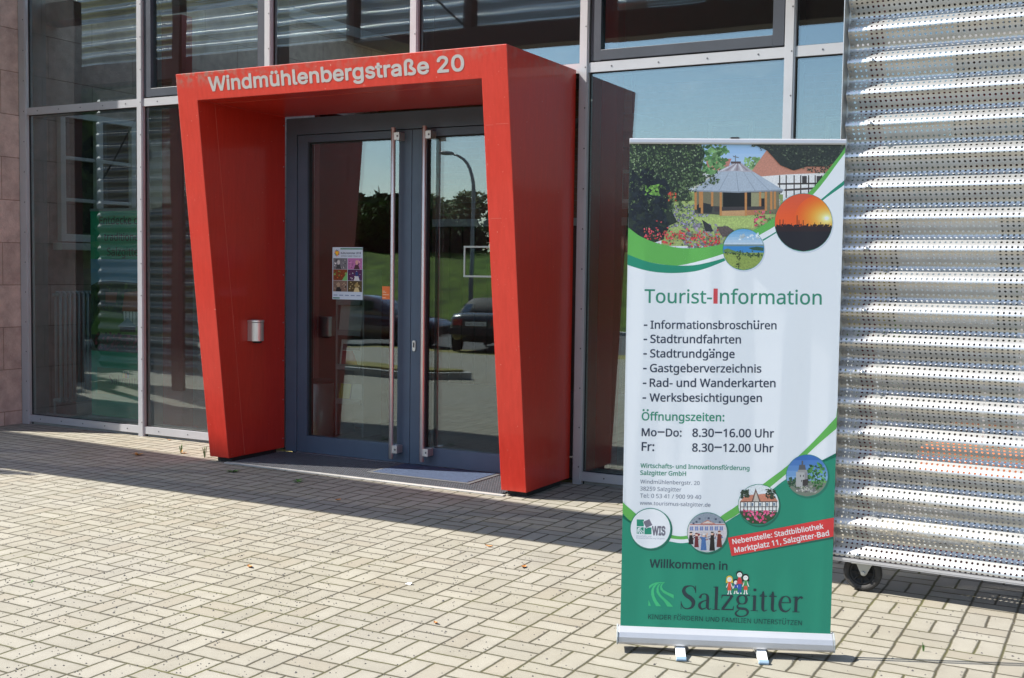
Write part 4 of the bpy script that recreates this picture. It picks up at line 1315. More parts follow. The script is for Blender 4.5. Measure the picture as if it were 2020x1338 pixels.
# grating mat and carpet piece in front of the door
M['grate'] = mat("black_ring_mat", (0.085, 0.087, 0.095), 0.5, var=0.2, vscale=30)
gm = thing("grating_mat", "dark honeycomb rubber grating let into the ground before the door", "door mat", (0, 0, 0))
g0 = MB().use(M['dark'])
g0.box(-1.262, 1.192, -0.70, -0.06, 0.0015, 0.006)
g0.build("tray", gm)
g1 = MB().use(M['grate'])
nx_, ny_ = 122, 32
for j in range(ny_ + 1):
    y = -0.70 + j * 0.64 / ny_
    g1.box(-1.262, 1.192, y - 0.0022, y + 0.0022, 0.006, 0.014)
for j in range(ny_):
    y0, y1 = -0.70 + j * 0.64 / ny_, -0.70 + (j + 1) * 0.64 / ny_
    for i in range(nx_):
        x = -1.262 + (i + (0.5 if j % 2 else 0.0) + 0.25) * 2.454 / nx_
        g1.box(x - 0.002, x + 0.002, y0 + 0.0022, y1 - 0.0022, 0.006, 0.0135)
g1.build("grating", gm, fix=False)
g2 = MB().use(M['kerb'])
g2.box(-1.30, 1.23, -0.745, -0.704, 0.0012, 0.010)
g2.build("edge_strip", gm, bevel=0.002)
M['carpet'] = mat("blue_grey_carpet", (0.085, 0.115, 0.185), 0.95, var=0.35, vscale=260, bump=0.8, bscale=500, spec=0.1)
M['carpet_edge'] = mat("grey_carpet_edge", (0.075, 0.078, 0.082), 0.8, var=0.2, vscale=90)
cp = thing("carpet_mat", "blue grey carpet mat lying on the grating before the right door leaf", "door mat", (0, 0, 0))
c1 = MB().use(M['carpet'])
c1.box(-0.035, 0.80, -0.50, -0.065, 0.0145, 0.022)
c1.build("pile", cp, bevel=0.003)
c2 = MB().use(M['carpet_edge'])
c2.box(-0.075, 0.84, -0.535, -0.502, 0.0145, 0.019)
c2.box(-0.075, -0.037, -0.50, -0.065, 0.0145, 0.019)
c2.box(0.802, 0.84, -0.50, -0.065, 0.0145, 0.019)
c2.build("border", cp, bevel=0.002)

# ------------------------------------------------------------------ things behind and on the glass
rad = thing("radiator", "pale column radiator under the white window behind the left pane", "radiator", (-4.44, 0.26, 0.20))
M['radpaint'] = mat("radiator_enamel", (0.42, 0.45, 0.46), 0.4)
for k in range(9):
    y = 0.03 + k * 0.056
    rb = MB().use(M['radpaint'])
    for dx_ in (0.0, 0.07):
        rb.tube((dx_, y, 0.0), (dx_, y, 1.07), 0.0135, n=12)
    rb.path([(0.0, y, 1.06), (0.02, y, 1.085), (0.05, y, 1.085), (0.07, y, 1.06)], 0.016, n=8)
    rb.path([(0.0, y, 0.01), (0.02, y, -0.015), (0.05, y, -0.015), (0.07, y, 0.01)], 0.016, n=8)
    rb.build("column", rad)
for z in (1.06, 0.01):
    rb = MB().use(M['radpaint'])
    rb.tube((0.035, -0.03, z), (0.035, 0.51, z), 0.019, n=12)
    rb.build("header_pipe", rad)
rb = MB().use(M['radpaint'])
rb.tube((0.035, -0.02, -0.20), (0.035, -0.02, 0.03), 0.012, n=10)
rb.build("supply_pipe", rad)

M['print'] = mat("printed_film", (0.8, 0.8, 0.8), 0.42, spec=0.35)


def make_print_shader(m, wave=0.0, transl=0.0):
    nt = m.node_tree
    b = nt.nodes["Principled BSDF"]
    at = nt.nodes.new("ShaderNodeAttribute")
    at.attribute_name = "ink"
    # printed photographs carry fine tonal detail; flat artwork has none (alpha of the ink)
    tg = nt.nodes.new("ShaderNodeTexCoord")
    ng = nt.nodes.new("ShaderNodeTexNoise")
    ng.inputs["Scale"].default_value = 150.0
    ng.inputs["Detail"].default_value = 6.0
    ng.inputs["Roughness"].default_value = 0.75
    nt.links.new(tg.outputs["Object"], ng.inputs["Vector"])
    rg_ = nt.nodes.new("ShaderNodeMapRange")
    rg_.inputs[1].default_value = 0.33
    rg_.inputs[2].default_value = 0.67
    rg_.inputs[3].default_value = 0.35
    rg_.inputs[4].default_value = 1.55
    nt.links.new(ng.outputs[0], rg_.inputs[0])
    mg = nt.nodes.new("ShaderNodeMixRGB")
    mg.blend_type = 'MULTIPLY'
    nt.links.new(at.outputs["Alpha"], mg.inputs[0])
    nt.links.new(at.outputs["Color"], mg.inputs[1])
    nt.links.new(rg_.outputs[0], mg.inputs[2])
    nt.links.new(mg.outputs[0], b.inputs["Base Color"])
    if wave:
        tc = nt.nodes.new("ShaderNodeTexCoord")
        mp = nt.nodes.new("ShaderNodeMapping")
        mp.inputs["Scale"].default_value = (5.2, 1.0, 0.55)
        nt.links.new(tc.outputs["Object"], mp.inputs[0])
        n = nt.nodes.new("ShaderNodeTexNoise")
        n.inputs["Scale"].default_value = 1.0
        n.inputs["Detail"].default_value = 1.0
        nt.links.new(mp.outputs[0], n.inputs["Vector"])
        bp = nt.nodes.new("ShaderNodeBump")
        bp.inputs["Strength"].default_value = wave
        bp.inputs["Distance"].default_value = 0.05
        nt.links.new(n.outputs[0], bp.inputs["Height"])
        nt.links.new(bp.outputs[0], b.inputs["Normal"])


make_print_shader(M['print'], 0.0)
M['canvas'] = mat("banner_film", (0.8, 0.8, 0.8), 0.40, spec=0.4)
make_print_shader(M['canvas'], 0.55)


def ink(r, g, b):
    l = lin(r, g, b)
    return (min(0.93, l[0] * 1.16), min(0.93, l[1] * 1.08), min(0.93, l[2] * 0.98))


class Print:
    """flat artwork: every shape is laid a hair above the one before"""
    def __init__(self, mapf, mb, step=1.6e-6, lift=2e-4):
        self.map, self.mb, self.step, self.lift = mapf, mb, step, lift
        self.grain = 0.0

    def poly(self, pts, rgb):
        self.lift += self.step
        p3 = [Vector((p[0], p[1], 0)) for p in pts]
        if len(pts) <= 4:
            self.mb.face([self.map(p.x, p.y, self.lift) for p in p3], ink=(*ink(*rgb), self.grain))
        else:
            for t in tessellate_polygon([p3]):
                self.mb.face([self.map(p3[i].x, p3[i].y, self.lift) for i in t], ink=(*ink(*rgb), self.grain))

    def disc(self, cx, cy, r, rgb, ry=None, n=36):
        ry = ry or r
        self.poly([(cx + r * math.cos(2 * math.pi * k / n), cy + ry * math.sin(2 * math.pi * k / n)) for k in range(n)], rgb)

    def blobs(self, n, fn, cols, s0, s1, rnd):
        for _ in range(n):
            q = fn(rnd)
            if q is None:
                continue
            s = rnd.uniform(s0, s1)
            a = rnd.uniform(0, 6.28)
            c = rnd.choice(cols)
            k = rnd.uniform(0.8, 1.2)
            self.poly([(q[0] + s * math.cos(a + t) * w, q[1] + s * math.sin(a + t) * w) for t, w in ((0, 1), (1.6, .6), (3.14, 1), (4.7, .6))],
                      tuple(max(0, min(255, v * k)) for v in c))

    def text(self, font, s, x0, y0, x1, y1, bold=0.0, rgb=(0, 0, 0), up=None):
        """fits the text between two base-line points given in the units of the map"""
        self.lift += 2e-5
        a, b = Vector((x0, y0)), Vector((x1, y1))
        d = b - a
        L_ = d.length
        d.normalize()
        n = Vector((d.y, -d.x)) if up is None else Vector(up)
        lf = self.lift
        put_text(self.mb, font, s, lambda u, v, l=0.0: self.map(a.x + d.x * u + n.x * v, a.y + d.y * u + n.y * v, lf + l), 0, L_, bold=bold, ink=ink(*rgb))


# green roll-up banner standing inside the hall
iru = thing("indoor_banner", "green roll-up banner with landscape picture standing inside behind the left pane", "banner", (-4.02, 0.36, 0.0))
ib = MB().use(M['print'])


def ind(u, v, lift=0.0):
    return (u, -lift, v)


ip = Print(ind, ib)
W_ = 0.72
ip.poly([(0, 0.08), (W_, 0.08), (W_, 2.09), (0, 2.09)], (46, 172, 136))
ip.poly([(0, 0.72), (W_, 0.72), (W_, 1.62), (0, 1.62)], (120, 165, 205))
ip.poly([(0, 1.36), (0.1, 1.40), (0.3, 1.41), (0.5, 1.40), (W_, 1.39), (W_, 0.72), (0, 0.72)], (50, 72, 58))
rnd = random.Random(5)
ip.blobs(160, lambda r: (r.uniform(0.02, 0.70), r.uniform(0.95, 1.38)), [(60, 92, 50), (45, 70, 42), (82, 112, 60)], 0.015, 0.045, rnd)
ip.poly([(0, 0.95), (0.12, 1.12), (0.40, 1.10), (W_, 1.0), (W_, 0.9), (0, 0.88)], (104, 140, 70))
ip.poly([(0.20, 1.30), (0.36, 1.30), (0.34, 1.20), (0.2, 1.2)], (150, 92, 72))
ip.poly([(0.46, 1.30), (W_, 1.33), (W_, 1.12), (0.42, 1.12)], (176, 100, 74))
ip.poly([(0.44, 1.12), (W_, 1.12), (W_, 0.98), (0.45, 0.98)], (220, 220, 215))
for k in range(6):
    ip.poly([(0.47 + k * 0.045, 1.12), (0.478 + k * 0.045, 1.12), (0.478 + k * 0.045, 0.98), (0.47 + k * 0.045, 0.98)], (70, 60, 55))
ip.poly([(0.36, 0.97), (0.50, 1.06), (0.62, 0.97)], (165, 178, 195))
ip.poly([(0.39, 0.97), (0.60, 0.97), (0.60, 0.92), (0.39, 0.92)], (48, 40, 38))
ip.blobs(150, lambda r: (r.uniform(0.0, 0.72), r.uniform(0.74, 0.90)), [(110, 50, 66), (140, 70, 80), (70, 60, 50)], 0.012, 0.03, rnd)
for s, y, x0, x1 in (("Entdecke d", 1.958, 0.125, 0.640), ("traditione", 1.80, 0.185, 0.640), ("Salzgitte", 1.655, 0.225, 0.640)):
    ip.text(SANS, s, x0, y, x1, y, 7, (25, 50, 48), up=(0, 1))
ip.poly([(0.08, 0.30), (W_ - 0.02, 0.30), (W_ - 0.02, 0.56), (0.08, 0.56)], (96, 150, 92))
ip.lift += 2e-4
lf_ = ip.lift
put_serif(ib, "Salzgitte", lambda u, v: ind(u, v + 0.40, lf_ + 1e-4), 0.24, 0.66, ink(48, 60, 40))
for k, c in enumerate(((230, 190, 60), (200, 60, 50), (70, 90, 160))):
    ip.disc(0.44 + k * 0.03, 0.53, 0.012, (225, 215, 200), n=10)
    ip.poly([(0.43 + k * 0.03, 0.52), (0.45 + k * 0.03, 0.52), (0.455 + k * 0.03, 0.475), (0.425 + k * 0.03, 0.475)], c)
ib.build("canvas", iru, fix=False)
ib = MB().use(M['alu'])
ib.box(-0.01, W_ + 0.01, -0.05, 0.06, 0.006, 0.082)
ib.build("base", iru, bevel=0.012)
ib = MB().use(M['alu'])
ib.box(-0.004, W_ + 0.004, -0.008, 0.014, 2.086, 2.112)
ib.build("top_rail", iru, bevel=0.004)
ib = MB().use(M['alu'])
ib.tube((W_ / 2, 0.03, 0.08), (W_ / 2, 0.03, 2.09), 0.008, n=8)
ib.build("pole", iru)

# steel bin and brochure rack behind the left door leaf
M['bin'] = mat("satin_steel", (0.72, 0.71, 0.68), 0.45, 0.55, var=0.05, vscale=30)
bn = thing("waste_bin", "round brushed steel waste bin behind the left door glass", "bin", (-1.24, 0.42, 0.004))
bb_ = MB().use(M['bin'])
bb_.lathe([(0.0, 0.0), (0.104, 0.0), (0.110, 0.006), (0.110, 0.56), (0.0, 0.56)], (0, 0, 0), n=40)
bb_.build("body", bn)
bb_ = MB().use(M['dark'])
bb_.lathe([(0.112, 0.553), (0.113, 0.575), (0.106, 0.585), (0.09, 0.572), (0.0, 0.566)], (0, 0, 0), n=40)
bb_.build("rim", bn)
rk = thing("brochure_rack", "grey brochure rack with leaflets on shelves behind the left door glass", "rack", (-1.36, 1.02, 0.004))
M['rackgrey'] = mat("rack_grey", (0.33, 0.33, 0.33), 0.5)
kb_ = MB().use(M['rackgrey'])
kb_.box(-0.16, -0.14, -0.02, 0.26, 0.0, 1.55)
kb_.box(0.14, 0.16, -0.02, 0.26, 0.0, 1.55)
kb_.box(-0.14, 0.14, 0.24, 0.26, 0.05, 1.55)
kb_.build("frame", rk)
for z in (0.30, 0.62, 0.94, 1.22):
    kb_ = MB().use(M['rackgrey'])
    kb_.box(-0.138, 0.138, -0.03, 0.235, z, z + 0.015)
    kb_.box(-0.138, 0.138, -0.045, -0.03, z, z + 0.05)
    kb_.build("shelf", rk)
BRO = [(0.315, -0.13, 0.12, (190, 185, 60), "yellow leaflet on the low shelf of the brochure rack"),
       (0.315, 0.01, 0.12, (205, 205, 205), "white leaflet on the low shelf of the brochure rack"),
       (0.635, -0.12, 0.24, (205, 202, 198), "white magazine with a red picture on the middle shelf of the brochure rack"),
       (0.955, -0.13, 0.25, (190, 190, 190), "pale booklet on the upper shelf of the brochure rack"),
       (1.235, -0.12, 0.11, (170, 60, 60), "red leaflet on the top shelf of the brochure rack")]
for z, x0, w, c, lab in BRO:
    q = MB().use(M['print'])
    h = 0.17 if w < 0.2 else 0.26
    q.face([(x0, 0, 0), (x0 + w, 0, 0), (x0 + w, 0.04, h), (x0, 0.04, h)], ink=ink(*c))
    q.face([(x0, 0.006, 0), (x0, 0.046, h), (x0 + w, 0.046, h), (x0 + w, 0.006, 0)], ink=ink(*c))
    if w == 0.24:
        q.face([(x0 + .02, 0.0245, 0.165), (x0 + w - .02, 0.0245, 0.165), (x0 + w - .02, 0.0335, 0.222), (x0 + .02, 0.0335, 0.222)], ink=ink(60, 60, 70))
        q.face([(x0 + .02, 0.0015, 0.02), (x0 + w - .02, 0.0015, 0.02), (x0 + w - .1, 0.023, 0.16), (x0 + .02, 0.023, 0.16)], ink=ink(170, 40, 45))
    tag(q.build("brochure", loc=(-1.36, 1.0, 0.004 + z), fix=False), lab, "brochure", "brochures in the rack")

# event poster, sticker and framed notice on the door glass
pm = MB().use(M['print'])


def onp(u, v, lift=0.0):
    return (u, -lift, v)


pm.box(0.0, 0.304, 0.0, 0.0006, 0.0, 0.427)
pp = Print(onp, pm, step=2e-6)
pp.poly([(0, 0), (0.304, 0), (0.304, 0.427), (0, 0.427)], (190, 205, 225))
pp.poly([(0.08, 0.409), (0.302, 0.409), (0.302, 0.419), (0.08, 0.419)], (60, 125, 100))
for k in range(11):
    a = k * 2 * math.pi / 11
    pp.poly([(0.045 + 0.014 * math.cos(a - .5), 0.380 + 0.014 * math.sin(a - .5)), (0.045 + 0.033 * math.cos(a), 0.380 + 0.033 * math.sin(a)), (0.045 + 0.014 * math.cos(a + .5), 0.380 + 0.014 * math.sin(a + .5))],
            [(190, 40, 40), (220, 120, 40), (60, 60, 110), (60, 130, 80)][k % 4])
pp.disc(0.045, 0.380, 0.016, (235, 185, 50), n=14)
pp.text(SANS, "Kultursommer 2018", 0.085, 0.372, 0.285, 0.372, 9, (35, 40, 70), up=(0, 1))
pp.text(SANS, "Schloss Salder Open Air", 0.085, 0.350, 0.285, 0.350, 3, (80, 95, 115), up=(0, 1))
cells = [((110, 112, 122), (60, 60, 66), (190, 190, 195)), ((178, 110, 170), (70, 40, 50), (205, 160, 150)),
         ((120, 60, 30), (190, 95, 40), (110, 170, 90)), ((80, 30, 80), (200, 205, 215), (40, 60, 120)),
         ((120, 100, 90), (30, 28, 32), (160, 140, 120)), ((75, 60, 30), (200, 185, 140), (150, 130, 80))]
rnd = random.Random(9)
for k, (c0, c1, c2) in enumerate(cells):
    x0 = 0.007 + (k % 2) * 0.148
    z1 = 0.338 - (k // 2) * 0.092
    x1, z0 = x0 + 0.144, z1 - 0.090
    pp.poly([(x0, z0), (x1, z0), (x1, z1), (x0, z1)], c0)
    pp.blobs(40, lambda r: (r.uniform(x0 + .012, x1 - .012), r.uniform(z0 + .012, z1 - .012)), [c0, c1, c0, c2], 0.004, 0.012, rnd)
    mx_ = x0 + (0.055 if k % 2 == 0 else 0.09)
    if k != 2:
        pp.disc(mx_, z0 + 0.056, 0.015, c2, 0.019, n=14)
        pp.poly([(mx_ - 0.03, z0), (mx_ + 0.03, z0), (mx_ + 0.016, z0 + 0.036), (mx_ - 0.016, z0 + 0.036)], c1)
    else:
        pp.poly([(x0 + 0.09, z0), (x1, z0), (x1, z0 + 0.07)], (110, 180, 110))
for k in range(5):
    x0 = 0.012 + k * 0.058
    pp.poly([(x0, 0.030), (x0 + 0.040, 0.030), (x0 + 0.040, 0.038), (x0, 0.038)], (120, 140, 175))
pp.poly([(0.006, 0.006), (0.075, 0.006), (0.075, 0.016), (0.006, 0.016)], (60, 125, 100))
tag(pm.build("event_poster", loc=(-0.81, -0.002 + 0.010, 1.307), fix=False), "small white event poster with six coloured pictures stuck to the left door glass", "poster")
sm_ = MB().use(M['print'])
sm_.box(0, 0.075, 0, 0.0005, 0, 0.104)
s2 = Print(onp, sm_)
s2.poly([(0, 0), (0.075, 0), (0.075, 0.104), (0, 0.104)], (226, 120, 62))
for z, w in ((0.062, 0.020), (0.052, 0.034), (0.034, 0.056), (0.010, 0.028)):
    s2.poly([(0.006, z), (0.006 + w, z), (0.006 + w, z + 0.006), (0.006, z + 0.006)], (240, 195, 165))
tag(sm_.build("sticker", loc=(-0.313, 0.0075, 1.318), fix=False), "little orange sticker on the left door glass beside the handle", "sticker")
sg = thing("notice_sheet", "clear notice sheet with pale green border on the right door glass", "notice", (0.447, 0.0, 1.507))
M['pale_border'] = mat("pale_green_border", (0.45, 0.55, 0.50), 0.5)
q = MB().use(M['pale_border'])
for a in ((0, 0.34, 0, 0.014), (0, 0.34, 0.226, 0.240), (0, 0.014, 0.014, 0.226), (0.326, 0.34, 0.014, 0.226)):
    q.box(a[0], a[1], 0.004, 0.0085, a[2], a[3])
q.build("border", sg)
q = MB().use(M['glass_in'])
q.face([(0.014, 0.0062, 0.014), (0.326, 0.0062, 0.014), (0.326, 0.0062, 0.226), (0.014, 0.0062, 0.226)])
q.build("clear_film", sg, fix=False)

# ------------------------------------------------------------------ the roll-up banner in the foreground
BY = 0.4100
ban = thing("rollup_banner", "tall white and green roll-up banner with garden picture on a silver base", "banner", (3.1993, -3.3290, 0.0), (0, 0, BY))
cm_ = MB().use(M['canvas'])
Z0 = 0.100
HOM = (0.40155, 2.03892, 0.04008, 1.00897, 0.09782, -2.08005, 0.04773, -0.02378)  # homography coefficients from image pixels to the sheet


def px_to_sheet(px, py, lift=0.0):
    """image pixels -> metres on the sheet"""
    x, y = (px - 1430) / 1000, (py - 760) / 1000
    w = 1 + HOM[6] * x + HOM[7] * y
    u = (HOM[0] + HOM[1] * x + HOM[2] * y) / w
    v = (HOM[3] + HOM[4] * x + HOM[5] * y) / w
    u = min(0.850, max(0.0, u))
    return (u, -lift, v + Z0)


def az(X, Y, lift=0.0):  # takes pixels of an enlarged image detail
    return px_to_sheet(1200 + X / 3.822, 250 + Y / 3.822, lift)


GREEN, TEAL, DTEAL = (98, 178, 88), (34, 140, 116), (40, 138, 118)
GREEN_D = (36, 142, 118)
for k in range(24):
    v0, v1 = k * 1.99 / 24, (k + 1) * 1.99 / 24
    for j in range(10):
        u0, u1 = j * 0.085, (j + 1) * 0.085
        cm_.face([(u0, 0, Z0 + v0), (u1, 0, Z0 + v0), (u1, 0, Z0 + v1), (u0, 0, Z0 + v1)], ink=(0.93, 0.93, 0.93))
M['backing'] = mat("grey_film_back", (0.45, 0.45, 0.46), 0.6)
cm_.use(M['backing']).face([(0, 0.0008, Z0), (0, 0.0008, Z0 + 1.99), (0.85, 0.0008, Z0 + 1.99), (0.85, 0.0008, Z0)])
cm_.use(M['canvas'])
P = Print(az, cm_, step=1.3e-6, lift=1e-4)
rnd = random.Random(21)
# --- garden picture
P.grain = 0.0
for k in range(8):
    y0, y1 = 112 + k * 45, 112 + (k + 1) * 45
    t = k / 7
    P.poly([(150, y0), (1800, y0), (1800, y1), (150, y1)], (150 + 60 * t, 190 + 35 * t, 238 + 6 * t))
P.grain = 0.30
P.poly([(640, 330), (1800, 330), (1800, 480), (640, 480)], (225, 228, 232))
P.poly([(740, 250), (930, 240), (900, 330), (740, 330)], (190, 130, 120))
P.blobs(130, lambda r: (r.gauss(805, 45), r.uniform(140, 350)), [(96, 138, 88), (70, 112, 70), (120, 160, 108)], 12, 30, rnd)
P.blobs(60, lambda r: (r.uniform(1030, 1170), r.uniform(230, 330)), [(110, 150, 100), (132, 168, 118)], 12, 26, rnd)
P.poly([(1085, 330), (1200, 170), (1800, 110), (1800, 345), (1330, 360), (1150, 375)], (196, 138, 122))
P.poly([(1150, 375), (1330, 360), (1660, 345), (1560, 540), (1320, 540), (1280, 470)], (228, 230, 236))
for X in (1290, 1340, 1400, 1450, 1510, 1560, 1610):
    P.poly([(X, 365), (X + 9, 365), (X + 9, 535), (X, 535)], (58, 52, 52))
P.poly([(1280, 425), (1600, 420), (1600, 432), (1280, 437)], (58, 52, 52))
P.poly([(1330, 470), (1560, 455), (1560, 470), (1330, 485)], (70, 62, 62))
for X in (1465, 1575):
    P.poly([(X, 370), (X + 36, 370), (X + 36, 422), (X, 422)], (64, 60, 64))
# lawn, path, beds
P.grain = 0.55
P.poly([(400, 480), (1320, 520), (1320, 760), (1100, 900), (400, 900)], (166, 186, 120))
P.poly([(560, 500), (1320, 510), (1320, 560), (560, 560)], (140, 160, 104))
P.poly([(1080, 540), (1300, 545), (1300, 600), (1080, 580)], (178, 176, 170))
P.blobs(520, lambda r: (r.uniform(440, 760), r.uniform(590, 760)), [(150, 142, 186), (126, 118, 160), (104, 128, 88), (88, 110, 80)], 4, 12, rnd)
P.poly([(640, 680), (1180, 690), (1100, 765), (760, 770)], (172, 194, 120))
# pavilion
P.grain = 0.22
P.poly([(640, 480), (1320, 480), (1310, 500), (650, 500)], (108, 112, 118))
P.poly([(660, 492), (1290, 492), (1290, 660), (660, 660)], (120, 116, 96))
P.poly([(650, 590), (840, 600), (840, 665), (650, 650)], (74, 76, 74))
P.poly([(865, 495), (1078, 493), (1078, 612), (865, 610)], (24, 26, 30))
P.poly([(1080, 500), (1180, 500), (1180, 600), (1080, 600)], (150, 150, 120))
P.poly([(1145, 540), (1180, 540), (1180, 625), (1145, 625)], (34, 34, 40))
P.poly([(660, 600), (700, 570), (790, 590), (780, 650), (680, 650)], (46, 48, 54))
P.poly([(800, 605), (1190, 600), (1190, 640), (800, 640)], (66, 62, 66))
P.poly([(855, 635), (1030, 630), (1030, 672), (855, 672)], (196, 156, 116))
P.poly([(1040, 630), (1190, 625), (1180, 660), (1040, 670)], (178, 124, 90))
for X, Y0, Y1 in ((650, 490, 625), (685, 490, 610), (698, 490, 655), (775, 490, 600), (840, 492, 672), (1030, 492, 672), (1138, 490, 600), (1182, 490, 645), (1222, 488, 625), (1250, 488, 620)):
    P.poly([(X, Y0), (X + 17, Y0), (X + 17, Y1), (X, Y1)], (190, 134, 84))
P.poly([(820, 340), (955, 270), (1000, 270), (1105, 345)], (176, 172, 186))
for k in range(6):
    x0 = 820 + k * 47
    P.poly([(840 + k * 40, 332), (862 + k * 40, 332), (962 + k * 6, 276), (957 + k * 6, 276)], (150, 140, 152) if k % 2 else (206, 208, 222))
P.poly([(632, 484), (830, 340), (960, 334), (1105, 345), (1325, 478), (980, 494)], (172, 186, 206))
for k, (a, b_) in enumerate(((700, 850), (830, 910), (980, 965), (1110, 1020), (1220, 1075))):
    P.poly([(a, 488), (a + 5, 488), (b_ + 3, 342), (b_, 342)], (132, 146, 168))
P.poly([(632, 478), (980, 488), (1325, 472), (1325, 482), (980, 498), (632, 488)], (140, 150, 166))
P.poly([(925, 262), (1000, 262), (1000, 278), (925, 278)], (92, 76, 80))
P.poly([(957, 215), (962, 215), (962, 264), (957, 264)], (110, 116, 126))
P.poly([(938, 218), (985, 230), (985, 236), (945, 228)], (120, 126, 136))
P.grain = 0.7
# hedge roses on the right, dark chairs and red beds
P.blobs(70, lambda r: (r.uniform(1100, 1260), r.uniform(640, 750)), [(206, 70, 110), (90, 120, 70), (120, 140, 90), (220, 110, 140)], 8, 17, rnd)
P.blobs(160, lambda r: (r.uniform(560, 900), r.uniform(740, 915)), [(160, 152, 176), (132, 128, 150), (120, 134, 112)], 8, 20, rnd)
P.poly([(705, 700), (775, 745), (790, 790), (735, 790)], (52, 54, 60))
P.poly([(815, 755), (900, 750), (960, 790), (940, 830), (860, 830)], (96, 86, 88))
# the big tree on the left
P.poly([(150, 112), (690, 112), (730, 200), (700, 330), (730, 420), (600, 460), (620, 560), (500, 560), (480, 640), (520, 720), (430, 760), (420, 850), (330, 880), (150, 780)], (44, 54, 50))
P.blobs(1500, lambda r: (lambda x, y: (x, y) if (x < 720 - 0.0011 * (y - 260) ** 2) else None)(r.uniform(160, 740), r.uniform(118, 640)),
        [(58, 74, 58), (74, 98, 68), (100, 124, 88), (128, 148, 116), (40, 52, 48), (84, 106, 70)], 5, 13, rnd)
P.blobs(260, lambda r: (r.uniform(160, 450), r.uniform(330, 820)), [(28, 34, 46), (34, 42, 50), (24, 30, 42)], 14, 34, rnd)
P.blobs(90, lambda r: (r.uniform(560, 830), r.gauss(400, 26)), [(60, 76, 60), (86, 106, 76)], 7, 16, rnd)
P.blobs(40, lambda r: (r.uniform(280, 400), r.uniform(440, 520)), [(120, 170, 80), (96, 140, 70)], 8, 18, rnd)
P.blobs(260, lambda r: (lambda x: (x, r.gauss(830 + 0.07 * (x - 420), 34)))(r.uniform(270, 850)), [(214, 72, 84), (226, 92, 104), (200, 56, 66), (96, 112, 84)], 5, 13, rnd)
P.blobs(30, lambda r: (r.uniform(450, 510), r.uniform(500, 560)), [(206, 84, 70), (120, 130, 80)], 7, 14, rnd)
# overhanging branch at the right
P.poly([(1060, 118), (1790, 112), (1790, 230), (1650, 300), (1500, 300), (1400, 330), (1300, 290), (1200, 180)], (46, 52, 52))
P.blobs(900, lambda r: (lambda x, y: (x, y) if y < 130 + (x - 1040) * 0.42 and y < 460 - abs(x - 1330) * 0.35 else None)(r.uniform(1050, 1790), r.uniform(114, 420)),
        [(50, 60, 56), (66, 78, 66), (88, 100, 82), (36, 42, 46), (60, 70, 60)], 5, 12, rnd)
# --- swoosh below the picture
P.grain = 0.0
low = smooth_line([(130, 760), (160, 772), (250, 832), (400, 888), (600, 918), (860, 885), (1100, 778), (1250, 688), (1400, 585), (1520, 490), (1640, 350), (1720, 250), (1800, 145)], 5)
P.poly(low + [(1820, 3790), (120, 3790)], (228, 235, 246))
g1_ = smooth_line([(130, 955), (153, 967), (300, 1020), (450, 1044), (540, 1046), (700, 1010), (860, 962), (980, 915), (1140, 818), (1270, 742), (1400, 640), (1545, 512), (1640, 400), (1720, 290), (1800, 182)], 5)
P.poly(low + g1_[::-1], GREEN)
t0_ = smooth_line([(130, 955), (153, 967), (300, 1020), (450, 1044), (600, 1048), (720, 1032), (880, 988), (1010, 930), (1165, 850), (1270, 788), (1450, 670), (1610, 545), (1700, 470), (1800, 392)], 5)
t1_ = smooth_line([(130, 1030), (150, 1045), (300, 1088), (450, 1104), (600, 1098), (720, 1074), (880, 1012), (1010, 948), (1165, 864), (1270, 800), (1450, 690), (1620, 556), (1700, 497), (1800, 428)], 5)
P.poly(t0_ + t1_[::-1], TEAL)


def ring_disc(cx, cy, r, rgb=(44, 132, 112)):
    P.disc(cx + 5, cy + 9, r + 7, (205, 214, 232))
    P.disc(cx, cy, r + 3.5, rgb)


def clampd(cx, cy, r, pts):
    out = []
    for x, y in pts:
        d = math.hypot(x - cx, y - cy)
        out.append((x, y) if d <= r else (cx + (x - cx) * r / d, cy + (y - cy) * r / d))
    return out


def band(cx, cy, r, y0, y1, rgb, n=9):
    """horizontal band of a disc between two heights"""
    y0, y1 = max(y0, cy - r + 0.1), min(y1, cy + r - 0.1)
    if y1 <= y0:
        return
    Lp, Rp = [], []
    for k in range(n + 1):
        y = y0 + (y1 - y0) * k / n
        w = math.sqrt(max(0, r * r - (y - cy) ** 2))
        Lp.append((cx - w, y))
        Rp.append((cx + w, y))
    P.poly(Lp + Rp[::-1], rgb)


# sunset over a works skyline
cx, cy, r = 1475, 722, 217
ring_disc(cx, cy, r)
for k in range(12):
    t = k / 11
    band(cx, cy, r, 505 + k * 22, 505 + (k + 1) * 22 + 0.5, (214 + 26 * t, 88 + 8 * t, 62 - 22 * t))
for k in range(22):
    rr = 200 * (1 - k / 22) ** 1.25 + 10
    t = k / 21
    c = (232 + 22 * t, 96 + 150 * t ** 1.2, 42 + 170 * t ** 3)
    if k == 21:
        c = (254, 254, 248)
    P.poly(clampd(cx, cy, r, [(1650 + rr * 1.15 * math.cos(t * math.pi / 18), 690 + rr * 0.9 * math.sin(t * math.pi / 18)) for t in range(36)]), c)
P.blobs(90, lambda q: (lambda x: (x, 748 + q.uniform(-8, 10)) if abs(x - cx) < r - 12 else None)(q.uniform(1260, 1690)), [(34, 26, 34), (44, 28, 32)], 8, 16, rnd)
for X, h in ((1296, 700), (1320, 700), (1426, 668), (1440, 705), (1472, 705), (1385, 730), (1560, 722), (1605, 720), (1655, 735)):
    P.poly([(X - 2.5, h), (X + 2.5, h), (X + 3, 760), (X - 3, 760)], (40, 24, 28))
band(cx, cy, r, 752, 800, (44, 28, 36))
band(cx, cy, r, 790, 940, (30, 28, 40))
